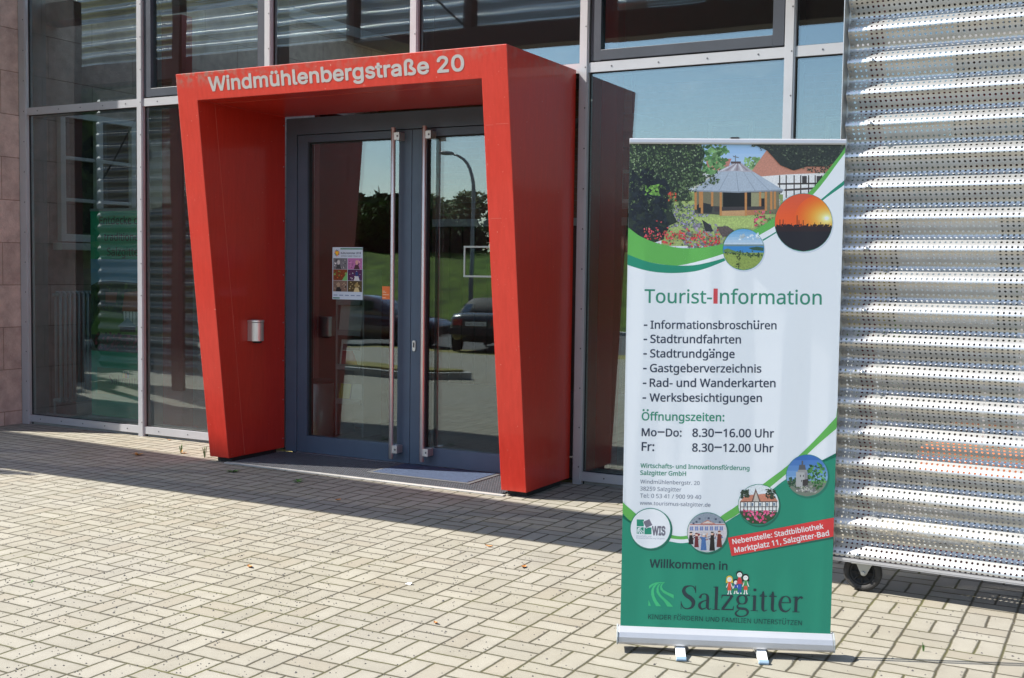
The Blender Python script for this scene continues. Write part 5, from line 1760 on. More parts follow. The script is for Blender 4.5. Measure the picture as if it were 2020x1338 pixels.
# lake picture
cx, cy, r = 1020, 926, 154
ring_disc(cx, cy, r)
P.grain = 0.12
for k in range(6):
    t = k / 5
    band(cx, cy, r, 770 + k * 21, 770 + (k + 1) * 21 + 0.5, (104 + 90 * t, 168 + 45 * t, 222 + 12 * t))
P.blobs(16, lambda q: (q.uniform(990, 1130), q.gauss(830, 8)), [(200, 220, 236)], 8, 20, rnd)
band(cx, cy, r, 888, 905, (112, 140, 150))
band(cx, cy, r, 902, 952, (62, 136, 204))
P.grain = 0.45
band(cx, cy, r, 950, 1085, (142, 164, 86))
P.poly([(1055, 915), (1120, 905), (1172, 912), (1170, 938), (1090, 930)], (58, 92, 74))
P.blobs(90, lambda q: (lambda x: (x, 945 + 0.10 * (x - 900) + q.gauss(0, 8)))(q.uniform(880, 1160)), [(58, 84, 56), (44, 68, 50), (78, 100, 62)], 6, 13, rnd)
P.poly([(868, 930), (900, 918), (960, 940), (1060, 985), (960, 950), (870, 945)], (104, 136, 76))
P.blobs(36, lambda q: (q.gauss(980, 10), q.uniform(960, 1070)), [(64, 78, 44), (86, 100, 54)], 5, 11, rnd)

P.grain = 0.0
# --- headline and text block
P2 = Print(px_to_sheet, cm_, step=1.3e-6, lift=P.lift + 1e-4)
HG, HD = (52, 138, 116), (48, 58, 82)
P2.text(SANS, "Tourist-", 1271.5, 597.5, 1404, 599, 3.5, HG)
P2.poly([(1407.6, 569.5), (1416, 569.6), (1415.6, 599.4), (1407.2, 599.3)], (206, 74, 84))
P2.text(SANS, "nformation", 1420.5, 599.3, 1621.5, 601.2, 3.5, HG)
for s, y, x1 in (("Informationsbroschüren", 648.5, 1532), ("Stadtrundfahrten", 676.5, 1461.5), ("Stadtrundgänge", 705, 1449),
                 ("Gastgeberverzeichnis", 734, 1502), ("Rad- und Wanderkarten", 763, 1530), ("Werksbesichtigungen", 792, 1503)):
    k = (y - 648) / 144
    P2.text(SANS, "-", 1270.5 - 2.5 * k, y - 0.2, 1276.5 - 2.5 * k, y - 0.2, 8, HD)
    P2.text(SANS, s, 1283.5 - 2 * k, y, x1, y + 1.5, 6.5, HD)
P2.text(SANS, "Öffnungszeiten:", 1266, 829, 1428.5, 831.5, 7, HG)
P2.text(SANS, "Mo–Do:", 1266, 860, 1344, 861.5, 7, HD)
P2.text(SANS, "8.30–16.00 Uhr", 1366, 861.8, 1527, 863.8, 7, HD)
P2.text(SANS, "Fr:", 1266, 889, 1290, 889.5, 7, HD)
P2.text(SANS, "8.30–12.00 Uhr", 1365.5, 891, 1526, 893, 7, HD)
P2.text(SANS, "Wirtschafts- und Innovationsförderung", 1263.5, 922.5, 1478.5, 928.5, 7, HG)
P2.text(SANS, "Salzgitter GmbH", 1263, 936.5, 1353, 939, 7, HG)
TG = (96, 106, 132)
P2.text(SANS, "Windmühlenbergstr. 20", 1263, 953.5, 1380, 957.2, 0, TG)
P2.text(SANS, "38259 Salzgitter", 1262.5, 967.5, 1344, 970, 0, TG)
P2.text(SANS, "Tel: 0 53 41 / 900 99 40", 1262.5, 981.5, 1383, 985.2, 0, TG)
P2.text(SANS, "www.tourismus-salzgitter.de", 1262, 995.5, 1401.5, 1000.5, 0, TG)
# --- lower swoosh
up_ = smooth_line([(1215, 975), (1229, 991), (1254, 1013), (1283, 1039), (1323, 1055), (1355, 1057), (1400, 1040), (1424, 1018), (1457, 996), (1507, 955), (1550, 923), (1598, 880), (1651, 824), (1670, 804)], 5)
lo_ = smooth_line([(1215, 1000), (1228, 1012), (1243, 1027), (1283, 1053), (1322, 1062), (1355, 1063.5), (1400, 1051), (1428, 1031), (1457, 1014), (1510, 970), (1562, 927), (1612, 880), (1651, 847), (1670, 830)], 5)
gr_ = smooth_line([(1215, 1012), (1228, 1021), (1243, 1031), (1283, 1058), (1322, 1068.5), (1355, 1071), (1400, 1056), (1432, 1031), (1460, 1014.5), (1515, 974), (1552, 946), (1600, 922), (1644, 906), (1670, 896)], 5)
P2.poly(gr_ + [(1665, 1262), (1210, 1240)], GREEN_D)
P2.poly(up_ + lo_[::-1], GREEN)


def z3(X, Y):  # enlarged crop of the lower banner to image pixels
    return (1200 + X / 3.04, 880 + Y / 3.04)


P = P2


def ring2(cx, cy, r, shadow):
    P.disc(cx + 2, cy + 2.5, r + 2, shadow)
    P.disc(cx, cy, r + 1, (44, 132, 112))


# watch tower
cx, cy, r = 1593, 939.5, 41
ring2(cx, cy, r, (40, 118, 102))
for k in range(5):
    band(cx, cy, r, cy - r + k * 10.5, cy - r + (k + 1) * 10.5 + .2, (58 + 18 * k, 108 + 16 * k, 186 + 8 * k))
band(cx, cy, r, cy + 10, cy + r, (120, 130, 120))
P.blobs(150, lambda q: (lambda a, d: (1612 + 20 * math.cos(a) * d, 940 + 26 * math.sin(a) * d) if (1612 + 20 * math.cos(a) * d - cx) ** 2 + (940 + 26 * math.sin(a) * d - cy) ** 2 < 37 ** 2 else None)(q.uniform(0, 6.28), math.sqrt(q.random())),
        [(50, 104, 58), (70, 130, 70), (36, 78, 50), (92, 150, 84)], 2, 4.5, rnd)
P.blobs(40, lambda q: (q.uniform(1557, 1572), q.uniform(944, 962)), [(40, 72, 62), (52, 90, 66)], 2, 4, rnd)
P.poly([(1571, 932), (1594, 932), (1594, 963), (1571, 963)], (176, 178, 182))
P.poly([(1588, 932), (1594, 932), (1594, 963), (1588, 963)], (140, 142, 150))
P.poly([(1577.5, 918), (1589, 918), (1591, 930), (1576, 930)], (88, 92, 100))
P.poly([(1574.5, 928), (1592.5, 928), (1592.5, 933), (1574.5, 933)], (150, 152, 156))
P.poly([(1582, 910), (1585, 910), (1585, 919), (1582, 919)], (90, 92, 96))
for X, Y in ((1579, 938), (1585, 938), (1581, 948)):
    P.poly([(X, Y), (X + 1.6, Y), (X + 1.6, Y + 4), (X, Y + 4)], (66, 66, 74))
P.poly([(1584, 948), (1596, 946), (1594, 960), (1584, 960)], (62, 58, 62))
P.blobs(80, lambda q: (lambda x: (x, q.uniform(960, 972)))(q.uniform(1572, 1612)), [(150, 152, 154), (112, 114, 118), (178, 178, 176), (96, 116, 84)], 1.6, 4, rnd)
# timber framed house with pink flowers
cx, cy, r = 1497, 996.8, 40
ring2(cx, cy, r, (30, 104, 90))
P.grain = 0.35
band(cx, cy, r, cy - r, cy - 10, (214, 224, 234))
band(cx, cy, r, cy - 12, cy + 16, (226, 230, 234))
P.poly([(1459, 992), (1470, 978), (1524, 974), (1535, 990)], (196, 132, 112))
P.poly([(1483, 990), (1491, 964), (1501, 990)], (106, 82, 80))
P.poly([(1486, 990), (1491.5, 970), (1498, 990)], (188, 182, 176))
for X in (1460, 1467, 1474, 1481, 1488, 1496, 1503, 1510, 1517, 1524, 1531):
    P.poly([(X, 990), (X + 1.5, 990), (X + 1.5, 1013), (X, 1013)], (44, 44, 50))
for Y in (990, 1000, 1008):
    P.poly([(1460, Y), (1534, Y), (1534, Y + 1.5), (1460, Y + 1.5)], (44, 44, 50))
for X in (1469, 1483, 1498, 1512, 1526):
    P.poly([(X, 993), (X + 3.5, 993), (X + 3.5, 999), (X, 999)], (100, 124, 150))
P.blobs(110, lambda q: (q.uniform(1462, 1478), q.uniform(968, 982)) if q.random() < .5 else (q.uniform(1512, 1530), q.uniform(966, 984)), [(40, 56, 48), (56, 74, 58)], 1.5, 4, rnd)
P.poly(clampd(cx, cy, r, [(1458, 1010), (1536, 1012), (1534, 1030), (1510, 1040), (1480, 1040), (1460, 1026)]), (48, 78, 54))
P.blobs(90, lambda q: (lambda x, y: (x, y) if (x - cx) ** 2 + (y - cy) ** 2 < 36 ** 2 else None)(q.uniform(1464, 1532), q.uniform(1008, 1036)), [(222, 84, 138), (232, 116, 160), (206, 62, 116), (56, 88, 58)], 2.2, 5, rnd)
# pale house with a crowd in costume
cx, cy, r = 1395, 1051, 39
ring2(cx, cy, r, (30, 104, 90))
band(cx, cy, r, cy - r, cy - 17, (142, 154, 172))
band(cx, cy, r, cy - 18, cy + 12, (206, 202, 212))
band(cx, cy, r, cy + 10, cy + r, (190, 196, 206))
P.poly([(1381, 1034), (1396, 1026), (1412, 1034.5)], (196, 122, 104))
P.poly([(1385, 1033), (1396, 1028), (1408, 1033)], (214, 206, 206))
P.poly([(1361, 1034), (1430, 1034.5), (1430, 1036), (1361, 1035.5)], (172, 86, 74))
for k in range(7):
    X = 1361 + k * 9.8
    P.poly([(X, 1039), (X + 6.5, 1039), (X + 6.5, 1047), (X, 1047)], (118, 136, 190))
    P.poly([(X + 3, 1039), (X + 3.6, 1039), (X + 3.6, 1047), (X + 3, 1047)], (200, 204, 214))
for X, Y in ((1372, 1028), (1378, 1022), (1396, 1021), (1410, 1023), (1418, 1029), (1366, 1031)):
    P.poly([(X, Y), (X + 4, Y), (X + 4, Y + 3.5), (X, Y + 3.5)], (70, 80, 104))
P.blobs(70, lambda q: (q.uniform(1363, 1427), q.uniform(1054, 1066)), [(150, 60, 66), (60, 62, 80), (90, 120, 170), (206, 170, 150), (120, 90, 90)], 1.5, 3.5, rnd)
for X, w, y0, y1, c in ((1363, 5, 1056, 1074, (30, 30, 38)), (1374, 4.5, 1058, 1080, (104, 40, 50)), (1388, 6, 1060, 1086, (74, 116, 176)), (1405, 5.5, 1056, 1087, (34, 32, 34)), (1419, 5.5, 1054, 1080, (112, 46, 42))):
    P.poly([(X - w * .6, y0), (X + w * .6, y0), (X + w, y1), (X - w, y1)], c)
    P.disc(X, y0 - 2.5, 2.6, (226, 190, 172), n=10)
    P.poly([(X - 3.2, y0 - 4), (X + 3.2, y0 - 4), (X + 2, y0 - 6.5), (X - 2, y0 - 6.5)], c if X != 1388 else (220, 224, 234))
P.grain = 0.0
# business development logo disc
cx, cy, r = 1283, 1042.5, 39.5
ring2(cx, cy, r, (30, 104, 90))
P.disc(cx, cy, r - 0.5, (228, 234, 245))


def zw(X, Y):  # from an enlarged crop around the logo disc to image pixels
    return (1220 + X / 8.417, 980 + Y / 8.417)


def wpoly(pts, rgb):
    P.poly([zw(*q) for q in pts], rgb)


wpoly([(303, 372), (422, 376), (420, 490), (303, 486)], GREEN_D)
wpoly([(432, 508), (548, 508), (548, 622), (430, 620)], GREEN_D)
wpoly([(303, 500), (418, 504), (416, 614), (303, 610)], GREEN_D)
wpoly([(404, 410), (512, 362), (570, 470), (458, 526)], (228, 234, 245))
wpoly([(412, 412), (512, 368), (562, 468), (460, 516)], (120, 116, 134))
for b in ([(318, 606, 6), (316, 560, 12), (330, 520, 10), (370, 508, 4)], [(352, 610, 16), (334, 560, 14), (340, 522, 8), (374, 508, 4)], [(396, 610, 18), (356, 560, 14), (350, 524, 8), (378, 508, 4)], [(412, 580, 14), (376, 548, 10), (366, 522, 6), (384, 510, 3)]):
    for q in brush(b, 4):
        wpoly(q, (228, 234, 245))
P.text(GROT, "WIS", *zw(562, 630), *zw(774, 634), 22, (112, 112, 130), up=(0.0, -1.75))
P.text(SANS, "Wirtschafts- und", *zw(296, 660), *zw(545, 664), 0, (140, 146, 170))
P.text(SANS, "Innovationsförderung Salzgitter", *zw(296, 690), *zw(768, 706), 0, (140, 146, 170))
# red flash
P.poly([(1437.5, 1063.5), (1646, 1027), (1646, 1065), (1445.5, 1099.5)], (28, 100, 88))
P.poly([(1436, 1061.6), (1446, 1059.5), (1655, 1023), (1652, 1060.5), (1446, 1097.2), (1443.4, 1097.8)], (216, 62, 66))
P.text(SANS, "Nebenstelle: Stadtbibliothek", 1446, 1074.2, 1625.8, 1044.2, 8, (240, 232, 236))
P.text(SANS, "Marktplatz 11, Salzgitter-Bad", 1450, 1091.2, 1637, 1058.0, 8, (240, 232, 236))
P.text(SANS, "Willkommen in", 1281.5, 1119, 1434.5, 1125, 9, (28, 58, 66))


def zl(X, Y):  # from an enlarged crop around the town name to image pixels
    return (1260 + X / 10.1, 1120 + Y / 10.1)


for pts in ([(195, 635), (240, 755), (190, 755)],
            [(205, 415), (205, 360), (260, 320), (340, 290), (420, 283), (525, 288), (480, 300), (380, 306), (290, 345)],
            [(410, 300), (350, 345), (310, 400), (300, 470), (312, 560), (360, 660), (445, 768), (345, 760), (280, 640), (245, 530), (252, 440), (285, 365), (340, 315)],
            [(455, 300), (415, 345), (395, 400), (400, 470), (440, 540), (530, 620), (620, 700), (685, 778), (570, 772), (500, 660), (400, 560), (355, 490), (352, 410), (385, 335)],
            [(520, 290), (475, 330), (458, 380), (490, 440), (580, 490), (698, 540), (695, 612), (600, 560), (490, 500), (430, 430), (425, 365), (460, 310)]):
    P.poly([zl(*q) for q in pts], (64, 186, 128))
ka = math.atan2(8.5, 242)


def serif_map(u, v):
    P.lift += 6e-7
    return px_to_sheet(1342.5 + u * math.cos(ka) + v * math.sin(ka), 1201.5 + u * math.sin(ka) - v * math.cos(ka), P.lift)


put_serif(cm_, "Salzgitter", serif_map, 0, 242, ink(40, 58, 68), ky=0.1085)
P.lift += 1e-4
P.text(SANS, "KINDER FÖRDERN UND FAMILIEN UNTERSTÜTZEN", 1278.5, 1220.5, 1582.5, 1235.5, 0, (26, 66, 70))
# family of four drawn above the name
for X, top, bot, hr, hair, body, skirt in ((1439, 1143, 1172, 5.2, (236, 196, 70), (222, 86, 66), (222, 86, 66)),
                                          (1451.5, 1149, 1171, 4.4, (40, 40, 44), (52, 84, 168), (60, 140, 90)),
                                          (1459, 1134, 1171, 5.4, (40, 40, 44), (210, 64, 70), (60, 92, 182)),
                                          (1471, 1140, 1172, 5.4, (34, 30, 34), (66, 150, 90), (214, 90, 66))):
    hy = top
    P.disc(X, hy - 0.6, hr + 1.2, hair, n=16)
    if X in (1439, 1471):
        P.poly([(X - hr - 1.2, hy), (X + hr + 1.2, hy), (X + hr + 1.8, hy + 8), (X + hr - 1.5, hy + 7), (X - hr + 1.5, hy + 7), (X - hr - 1.8, hy + 8)], hair)
    P.disc(X, hy + 0.8, hr - 0.4, (240, 236, 236), n=16)
    P.disc(X - 1.6, hy, 0.5, (50, 50, 60), n=6)
    P.disc(X + 1.6, hy, 0.5, (50, 50, 60), n=6)
    b0 = hy + hr
    m_ = b0 + (bot - b0) * 0.42
    l_ = b0 + (bot - b0) * 0.72
    for sx in (-1, 1):
        P.poly([(X + sx * 2.6, b0 + 1), (X + sx * 6.0, m_ - 1), (X + sx * 7.2, m_ + 1), (X + sx * 5.0, m_ + 1.5), (X + sx * 2, b0 + 4)], (236, 232, 232) if X != 1459 else body)
        P.poly([(X + sx * 0.6, l_ - 1), (X + sx * 2.4, l_ - 1), (X + sx * 3.2, bot), (X + sx * 1.2, bot)], (236, 232, 232) if X != 1459 else skirt)
        P.disc(X + sx * 2.8, bot, 1.5, (240, 240, 240), n=8)
    P.poly([(X - 2.6, b0), (X + 2.6, b0), (X + 3.2, m_), (X - 3.2, m_)], body)
    P.poly([(X - 3.0, m_), (X + 3.0, m_), (X + 4.0, l_), (X - 4.0, l_)], skirt)
cm_.build("canvas", ban, fix=False)

q = MB().use(M['alu'])
prof = [(-0.034, 0.036), (-0.039, 0.046), (-0.038, 0.066), (-0.031, 0.085), (-0.016, 0.098), (-0.010, 0.104), (0.012, 0.104), (0.040, 0.090), (0.050, 0.062), (0.046, 0.034)]
q.prism(prof, 0, -0.008, 0.858)
q.build("base", ban, bevel=0.003)
for x in (-0.0145, 0.8585):
    q = MB().use(M['inner'])
    q.prism([(a * 1.06, 0.06 + (b - 0.06) * 1.06) for a, b in prof], 0, x, x + 0.006)
    q.build("end_cap", ban, bevel=0.001)
q = MB().use(M['alu'])
q.prism([(-0.012, 0.0), (-0.014, 0.006), (-0.012, 0.018), (-0.004, 0.023), (0.008, 0.022), (0.011, 0.010), (0.010, 0.0)], 0, -0.001, 0.853)
o = q.build("top_rail", ban, loc=(0, 0, Z0 + 1.975), bevel=0.001)
q = MB().use(M['rubber'])
q.box(0.40, 0.435, -0.006, 0.03, Z0 + 1.990, Z0 + 2.004)
q.build("pole_clip", ban, bevel=0.002)
q = MB().use(M['alu'])
q.tube((0.418, 0.022, 0.09), (0.418, 0.022, Z0 + 1.995), 0.0075, n=10)
q.build("pole", ban)
M['footcap'] = mat("blue_grey_foot_cap", (0.19, 0.27, 0.35), 0.5)
for x in (0.245, 0.572):
    q = MB().use(M['white'])
    q.prism([(-0.098, 0.004), (-0.098, 0.012), (-0.030, 0.033), (0.11, 0.018), (0.11, 0.004)], 0, x - 0.019, x + 0.019)
    fo = q.build("foot", ban, bevel=0.002)
    q = MB().use(M['footcap'])
    q.prism([(-0.116, 0.001), (-0.116, 0.010), (-0.108, 0.016), (-0.0975, 0.017), (-0.0975, 0.001)], 0, x - 0.021, x + 0.021)
    q.build("foot_cap", fo, bevel=0.003)

# ------------------------------------------------------------------ perforated screen leaf on a castor
M['sheet'] = mat("perforated_aluminium", (0.57, 0.565, 0.55), 0.40, 0.90, var=0.07, vscale=5, bump=0.03, bscale=120)
wing = thing("screen_leaf", "perforated corrugated aluminium screen leaf on a castor right of the banner", "screen", (3.7314, -1.8980, 0.0), (0, 0, -0.0304))
PITCH, RAD, WAVE, AMP = 0.0245, 0.0057, 0.1505, 0.0290
NCOL = 54
WX0 = 0.012
# arc length table of the wave
tab = [(0.0, 0.0)]
z, s_ = 0.0, 0.0
dz_ = 0.0005
while z < 3.45:
    sl = AMP * 2 * math.pi / WAVE * math.cos(2 * math.pi * z / WAVE)
    s_ += dz_ * math.sqrt(1 + sl * sl)
    z += dz_
    tab.append((s_, z))


def z_of(s):
    lo, hi = 0, len(tab) - 1
    while hi - lo > 1:
        m = (lo + hi) // 2
        if tab[m][0] <= s:
            lo = m
        else:
            hi = m
    a, b = tab[lo], tab[hi]
    return a[1] + (b[1] - a[1]) * (s - a[0]) / max(1e-9, b[0] - a[0])


ZB0, PH = 0.165, 0.16
NROW = int(tab[-1][0] / PITCH)
wv, wf_ = [], []
idx_ = {}
ring8 = [(RAD * math.cos(k * math.pi / 4 + math.pi / 8), RAD * math.sin(k * math.pi / 4 + math.pi / 8)) for k in range(8)]
h_ = PITCH / 2
outer = [(h_, h_ * 0.42), (h_ * 0.42, h_), (-h_ * 0.42, h_), (-h_, h_ * 0.42), (-h_, -h_ * 0.42), (-h_ * 0.42, -h_), (h_ * 0.42, -h_), (h_, -h_ * 0.42)]
corner = {0: (h_, h_), 2: (-h_, h_), 4: (-h_, -h_), 6: (h_, -h_)}


def wp(u, s):
    key = (round(u * 20000), round(s * 20000))
    if key not in idx_:
        zz = z_of(max(0.0, s))
        idx_[key] = len(wv)
        wv.append((u, -AMP * math.sin(2 * math.pi * (zz + 0.0) / WAVE + PH * 6.283), ZB0 + zz))
    return idx_[key]


for j in range(NROW):
    sc0 = (j + 0.5) * PITCH
    for i in range(NCOL):
        uc = WX0 + (i + 0.5) * PITCH
        for k in range(8):
            k2 = (k + 1) % 8
            a, b = outer[k], outer[k2]
            c, d = ring8[k2], ring8[k]
            if k in corner:
                q_ = corner[k]
                wf_.append((wp(uc + a[0], sc0 + a[1]), wp(uc + q_[0], sc0 + q_[1]), wp(uc + b[0], sc0 + b[1]), wp(uc + c[0], sc0 + c[1]), wp(uc + d[0], sc0 + d[1])))
            else:
                wf_.append((wp(uc + a[0], sc0 + a[1]), wp(uc + b[0], sc0 + b[1]), wp(uc + c[0], sc0 + c[1]), wp(uc + d[0], sc0 + d[1])))
sh = MB().use(M['sheet'])
sh.grid(wv, wf_, True)
so = sh.build("perforated_sheet", wing, fix=False)
ZTOP = ZB0 + 3.45
WW = WX0 + NCOL * PITCH
ed = MB().use(M['sheet'])
ed.box(0.0, 0.003, -0.066, 0.045, ZB0 - 0.01, ZTOP)
ed.box(0.003, 0.030, 0.030, 0.033, ZB0 - 0.01, ZTOP)
ed.box(WW, WW + 0.003, -0.062, 0.045, ZB0 - 0.01, ZTOP)
ed.build("edge_trim", wing)
br_ = MB().use(M['alu'])
br_.box(0.0, WW, -0.034, 0.075, 0.148, 0.1555)
br_.box(0.0, WW, -0.036, -0.032, 0.1555, 0.166)
br_.box(0.0, WW, 0.071, 0.075, 0.1555, 0.19)
br_.build("bottom_rail", wing)
fr2 = MB().use(M['red_steel'])
fr2.box(0.098, 0.162, 0.0365, 0.090, 0.157, ZTOP)
fr2.box(0.92, 0.984, 0.0365, 0.090, 0.157, ZTOP)
for zc in (0.200, 1.27, 2.395):
    h2 = 0.048
    if zc == 1.27:
        continue
    fr2.box(0.060, 0.098, 0.038, 0.088, zc - h2, zc + h2)
    fr2.box(0.162, 0.92, 0.038, 0.088, zc - h2, zc + h2)
    fr2.box(0.984, WW - 0.02, 0.038, 0.088, zc - h2, zc + h2)
fr2.build("steel_frame", wing, bevel=0.003)
for k in range(11):
    zz = 0.186 + k * 0.3003
    for x in (0.131, 0.952):
        bo = MB().use(M['bolt'])
        yv = -AMP * math.sin(2 * math.pi * (zz - ZB0) / WAVE + PH * 6.283)
        bo.lathe([(0.0, 0.010), (0.006, 0.009), (0.0065, 0.002), (0.0125, 0.0015), (0.0125, -0.002)], (x, yv - 0.003, zz), axis=(0, -1, 0), n=12)
        bo.build("bolt", wing)
cs = MB().use(M['bolt'])
cs.box(0.105, 0.205, -0.015, 0.060, 0.138, 0.1475)
for y0 in (0.0, 0.052):
    cs.prism([(0.125, 0.1385), (0.200, 0.1385), (0.178, 0.092), (0.170, 0.082), (0.160, 0.080), (0.150, 0.084), (0.146, 0.094)], 1, y0 - 0.004, y0)
cs.tube((0.161, -0.014, 0.095), (0.161, 0.062, 0.095), 0.009, n=12)
ca = cs.build("castor", wing, bevel=0.001)
M['tyre'] = mat("grey_black_tyre", (0.030, 0.028, 0.027), 0.8, var=0.5, vscale=30, bump=0.2, bscale=150)
ty = MB().use(M['tyre'])
ty.lathe([(0.064, -0.017), (0.084, -0.019), (0.092, -0.013), (0.0945, 0.0), (0.092, 0.013), (0.084, 0.019), (0.064, 0.017), (0.064, -0.017)], (0.152, 0.024, 0.0945), axis=(0, 1, 0), n=40)
ty.build("tyre", ca)
hb_ = MB().use(M['rubber'])
hb_.lathe([(0.063, -0.010), (0.060, -0.014), (0.052, -0.012), (0.050, -0.004), (0.024, -0.004), (0.022, -0.013), (0.0, -0.014)], (0.152, 0.024, 0.0945), axis=(0, 1, 0), n=32)
for k in range(8):
    a = k * math.pi / 4
    p0 = (0.152 + 0.020 * math.cos(a), 0.013, 0.0945 + 0.020 * math.sin(a))
    p1 = (0.152 + 0.053 * math.cos(a), 0.014, 0.0945 + 0.053 * math.sin(a))
    hb_.tube(p0, p1, 0.0035, n=6)
hb_.build("hub", ca)

# fixed screens further out, seen mirrored in the glass and casting the long shade
M['screen'] = perforated("screen_aluminium", (0.56, 0.56, 0.56), 0.030, 0.0046)


M['shaded_screen'] = perforated("shaded_screen_aluminium", (0.20, 0.20, 0.20), 0.030, 0.0046, rough=0.55)  # same metal for the lower sheet, the shade on its back put into the colour


def corrugated(name, parent, x0, x1, zlo, zhi0, zhi1, y):
    mb = MB().use(M['screen' if name == "upper_sheet" else 'shaded_screen'])
    uv, vs, fs = [], [], []
    step = WAVE / 10
    n = int((max(zhi0, zhi1) - zlo) / step)
    s, zp, yp = 0.0, None, None
    nx = 24
    rows = 0
    for j in range(n + 1):
        z = zlo + j * step
        yy = y - 0.026 * math.sin(2 * math.pi * z / WAVE)
        if zp is not None:
            s += math.hypot(z - zp, yy - yp)
        zp, yp = z, yy
        for i in range(nx + 1):
            x = x0 + (x1 - x0) * i / nx
            top = zhi0 + (zhi1 - zhi0) * i / nx
            zc = min(z, top)
            vs.append((x, yy, zc))
            uv.append((x, s))
        rows += 1
    for j in range(rows - 1):
        for i in range(nx):
            fs.append((j * (nx + 1) + i, j * (nx + 1) + i + 1, (j + 1) * (nx + 1) + i + 1, (j + 1) * (nx + 1) + i))
    mb.grid(vs, fs, True)
    return mb.build(name, parent, fix=False, uv=uv)



YS = -3.289
scr = thing("screen_wall", "high corrugated screen wall on brown steel beams standing before the glass front", "screen wall", (0, 0, 0))
corrugated("upper_sheet", scr, -12.0, 0.55, 4.165, 7.59, 5.60, YS - 0.10)
corrugated("upper_sheet", scr, 1.00, 8.0, 3.76, 6.0, 6.0, -1.60)
corrugated("lower_sheet", scr, -7.30, -5.50, 0.16, 3.90, 3.90, YS - 0.10)
sbm = MB().use(M['brown_steel'])
sbm.box(-12.1, 0.55, YS - 0.06, YS + 0.16, 3.919, 4.163)
sbm.box(0.98, 8.1, -1.56, -1.36, 3.535, 3.758)
sbm.build("beam", scr)
for x in (-8.65, -7.35, -5.54, -3.0, -1.45, 0.2):
    if -5 < x < 5.3:
        q = MB().use(M['brown_steel'])
        q.box(x - 0.05, x + 0.05, YS - 0.035, YS + 0.10, 4.166, 5.68 - 0.157 * x)
    else:
        q = MB().use(M['brown_steel'])
        q.box(x - 0.06, x + 0.06, YS + 0.161, YS + 0.28, 0.0, 5.0 if x < 0 else 4.3)
    q.build("post", scr)
for x in (1.9, 3.6, 5.4):
    q = MB().use(M['brown_steel'])
    q.box(x - 0.05, x + 0.05, -1.52, -1.40, 3.759, 5.9)
    q.build("post", scr)
for x in (7.9,):
    q = MB().use(M['brown_steel'])
    q.box(x - 0.06, x + 0.06, -1.359, -1.24, 0.0, 5.5)
    q.build("post", scr)
for x0, x1 in ((-3.0, -1.45), (-1.4, 0.2)):
    q = MB().use(M['dark'])
    q.tube((x0 + 0.05, YS + 0.05, 5.5), (x1 - 0.05, YS + 0.05, 4.2), 0.012, n=8)
    q.build("brace_rod", scr)
q = MB().use(M['dark'])
q.tube((-7.05, YS + 0.05, 2.70), (-6.10, YS + 0.05, 3.85), 0.012, n=8)
q.build("brace_rod", scr)

# things standing behind the screen leaf, seen through its holes
M['yellow_panel'] = mat("yellow_panel", (0.30, 0.24, 0.08), 0.6)
M['white_panel'] = mat("pale_panel", (0.80, 0.83, 0.80), 0.6)
M['orange_panel'] = mat("orange_panel", (0.50, 0.15, 0.06), 0.6)
for (nm, x0, x1, z0, z1, y, mm, lab, cat) in (
        ("notice_board", 3.78, 4.32, 1.29, 1.90, -0.55, 'white_panel', "pale notice board half hidden behind the perforated screen leaf", "board"),
        ("yellow_panel", 3.47, 3.74, 1.26, 2.0, -0.62, 'yellow_panel', "yellow panel half hidden behind the left edge of the perforated screen", "panel"),
        ("orange_box", 3.955, 4.56, 0.44, 0.575, -0.75, 'orange_panel', "orange crate half hidden behind the lower perforated screen", "crate")):
    t = thing(nm, lab, cat, ((x0 + x1) / 2, y, 0))
    w2 = (x1 - x0) / 2
    q = MB().use(M[mm])
    q.box(-w2, w2, -0.02, 0.02 if nm != 'orange_box' else 0.3, z0, z1)
    q.build("panel", t, bevel=0.006)
    q = MB().use(M['inner'])
    for sx in (-1, 1):
        q.box(sx * (w2 - 0.05) - 0.015, sx * (w2 - 0.05) + 0.015, 0.021 if nm != 'orange_box' else 0.1, 0.05 if nm != 'orange_box' else 0.13, 0.0, z1 - 0.02 if nm != 'orange_box' else z0)
    q.box(-w2 + 0.02, w2 - 0.02, 0.005, 0.035, 0.0, 0.012)
    q.build("stand", t)

# ------------------------------------------------------------------ weeds and fallen leaves
M['weed'] = mat("weed_green", (0.045, 0.13, 0.015), 0.7, var=0.3, vscale=30)
M['straw'] = mat("dry_weed", (0.40, 0.20, 0.05), 0.8, var=0.3, vscale=30)
M['leaf'] = mat("dry_orange_leaf", (0.50, 0.20, 0.05), 0.7, var=0.35, vscale=60)
WEEDS = [(-0.98, -1.00, 'weed', 0.060, 20, "flat green weed in the paving just left of the portal foot"),
         (-0.30, -1.06, 'weed', 0.045, 14, "green weed in the paving before the grating mat"),
         (-2.17, -0.82, 'straw', 0.055, 16, "dry orange tuft farthest left in the shade"),
         (-1.95, -0.55, 'mix', 0.060, 16, "green tuft with dry orange base in the shade by the left pane"),
         (-1.62, -0.62, 'grass', 0.085, 7, "thin upright grass blade clump in the shade below the left mullion"),
         (-1.48, -0.50, 'grass', 0.070, 6, "small pale grass clump nearer the left sill"),
         (0.30, -3.87, 'weed', 0.020, 8, "tiny green weed in a joint of the sunny foreground paving"),
         (4.30, -2.70, 'grass', 0.040, 8, "small green tuft in a paving joint below the screen leaf")]
rnd = random.Random(4)
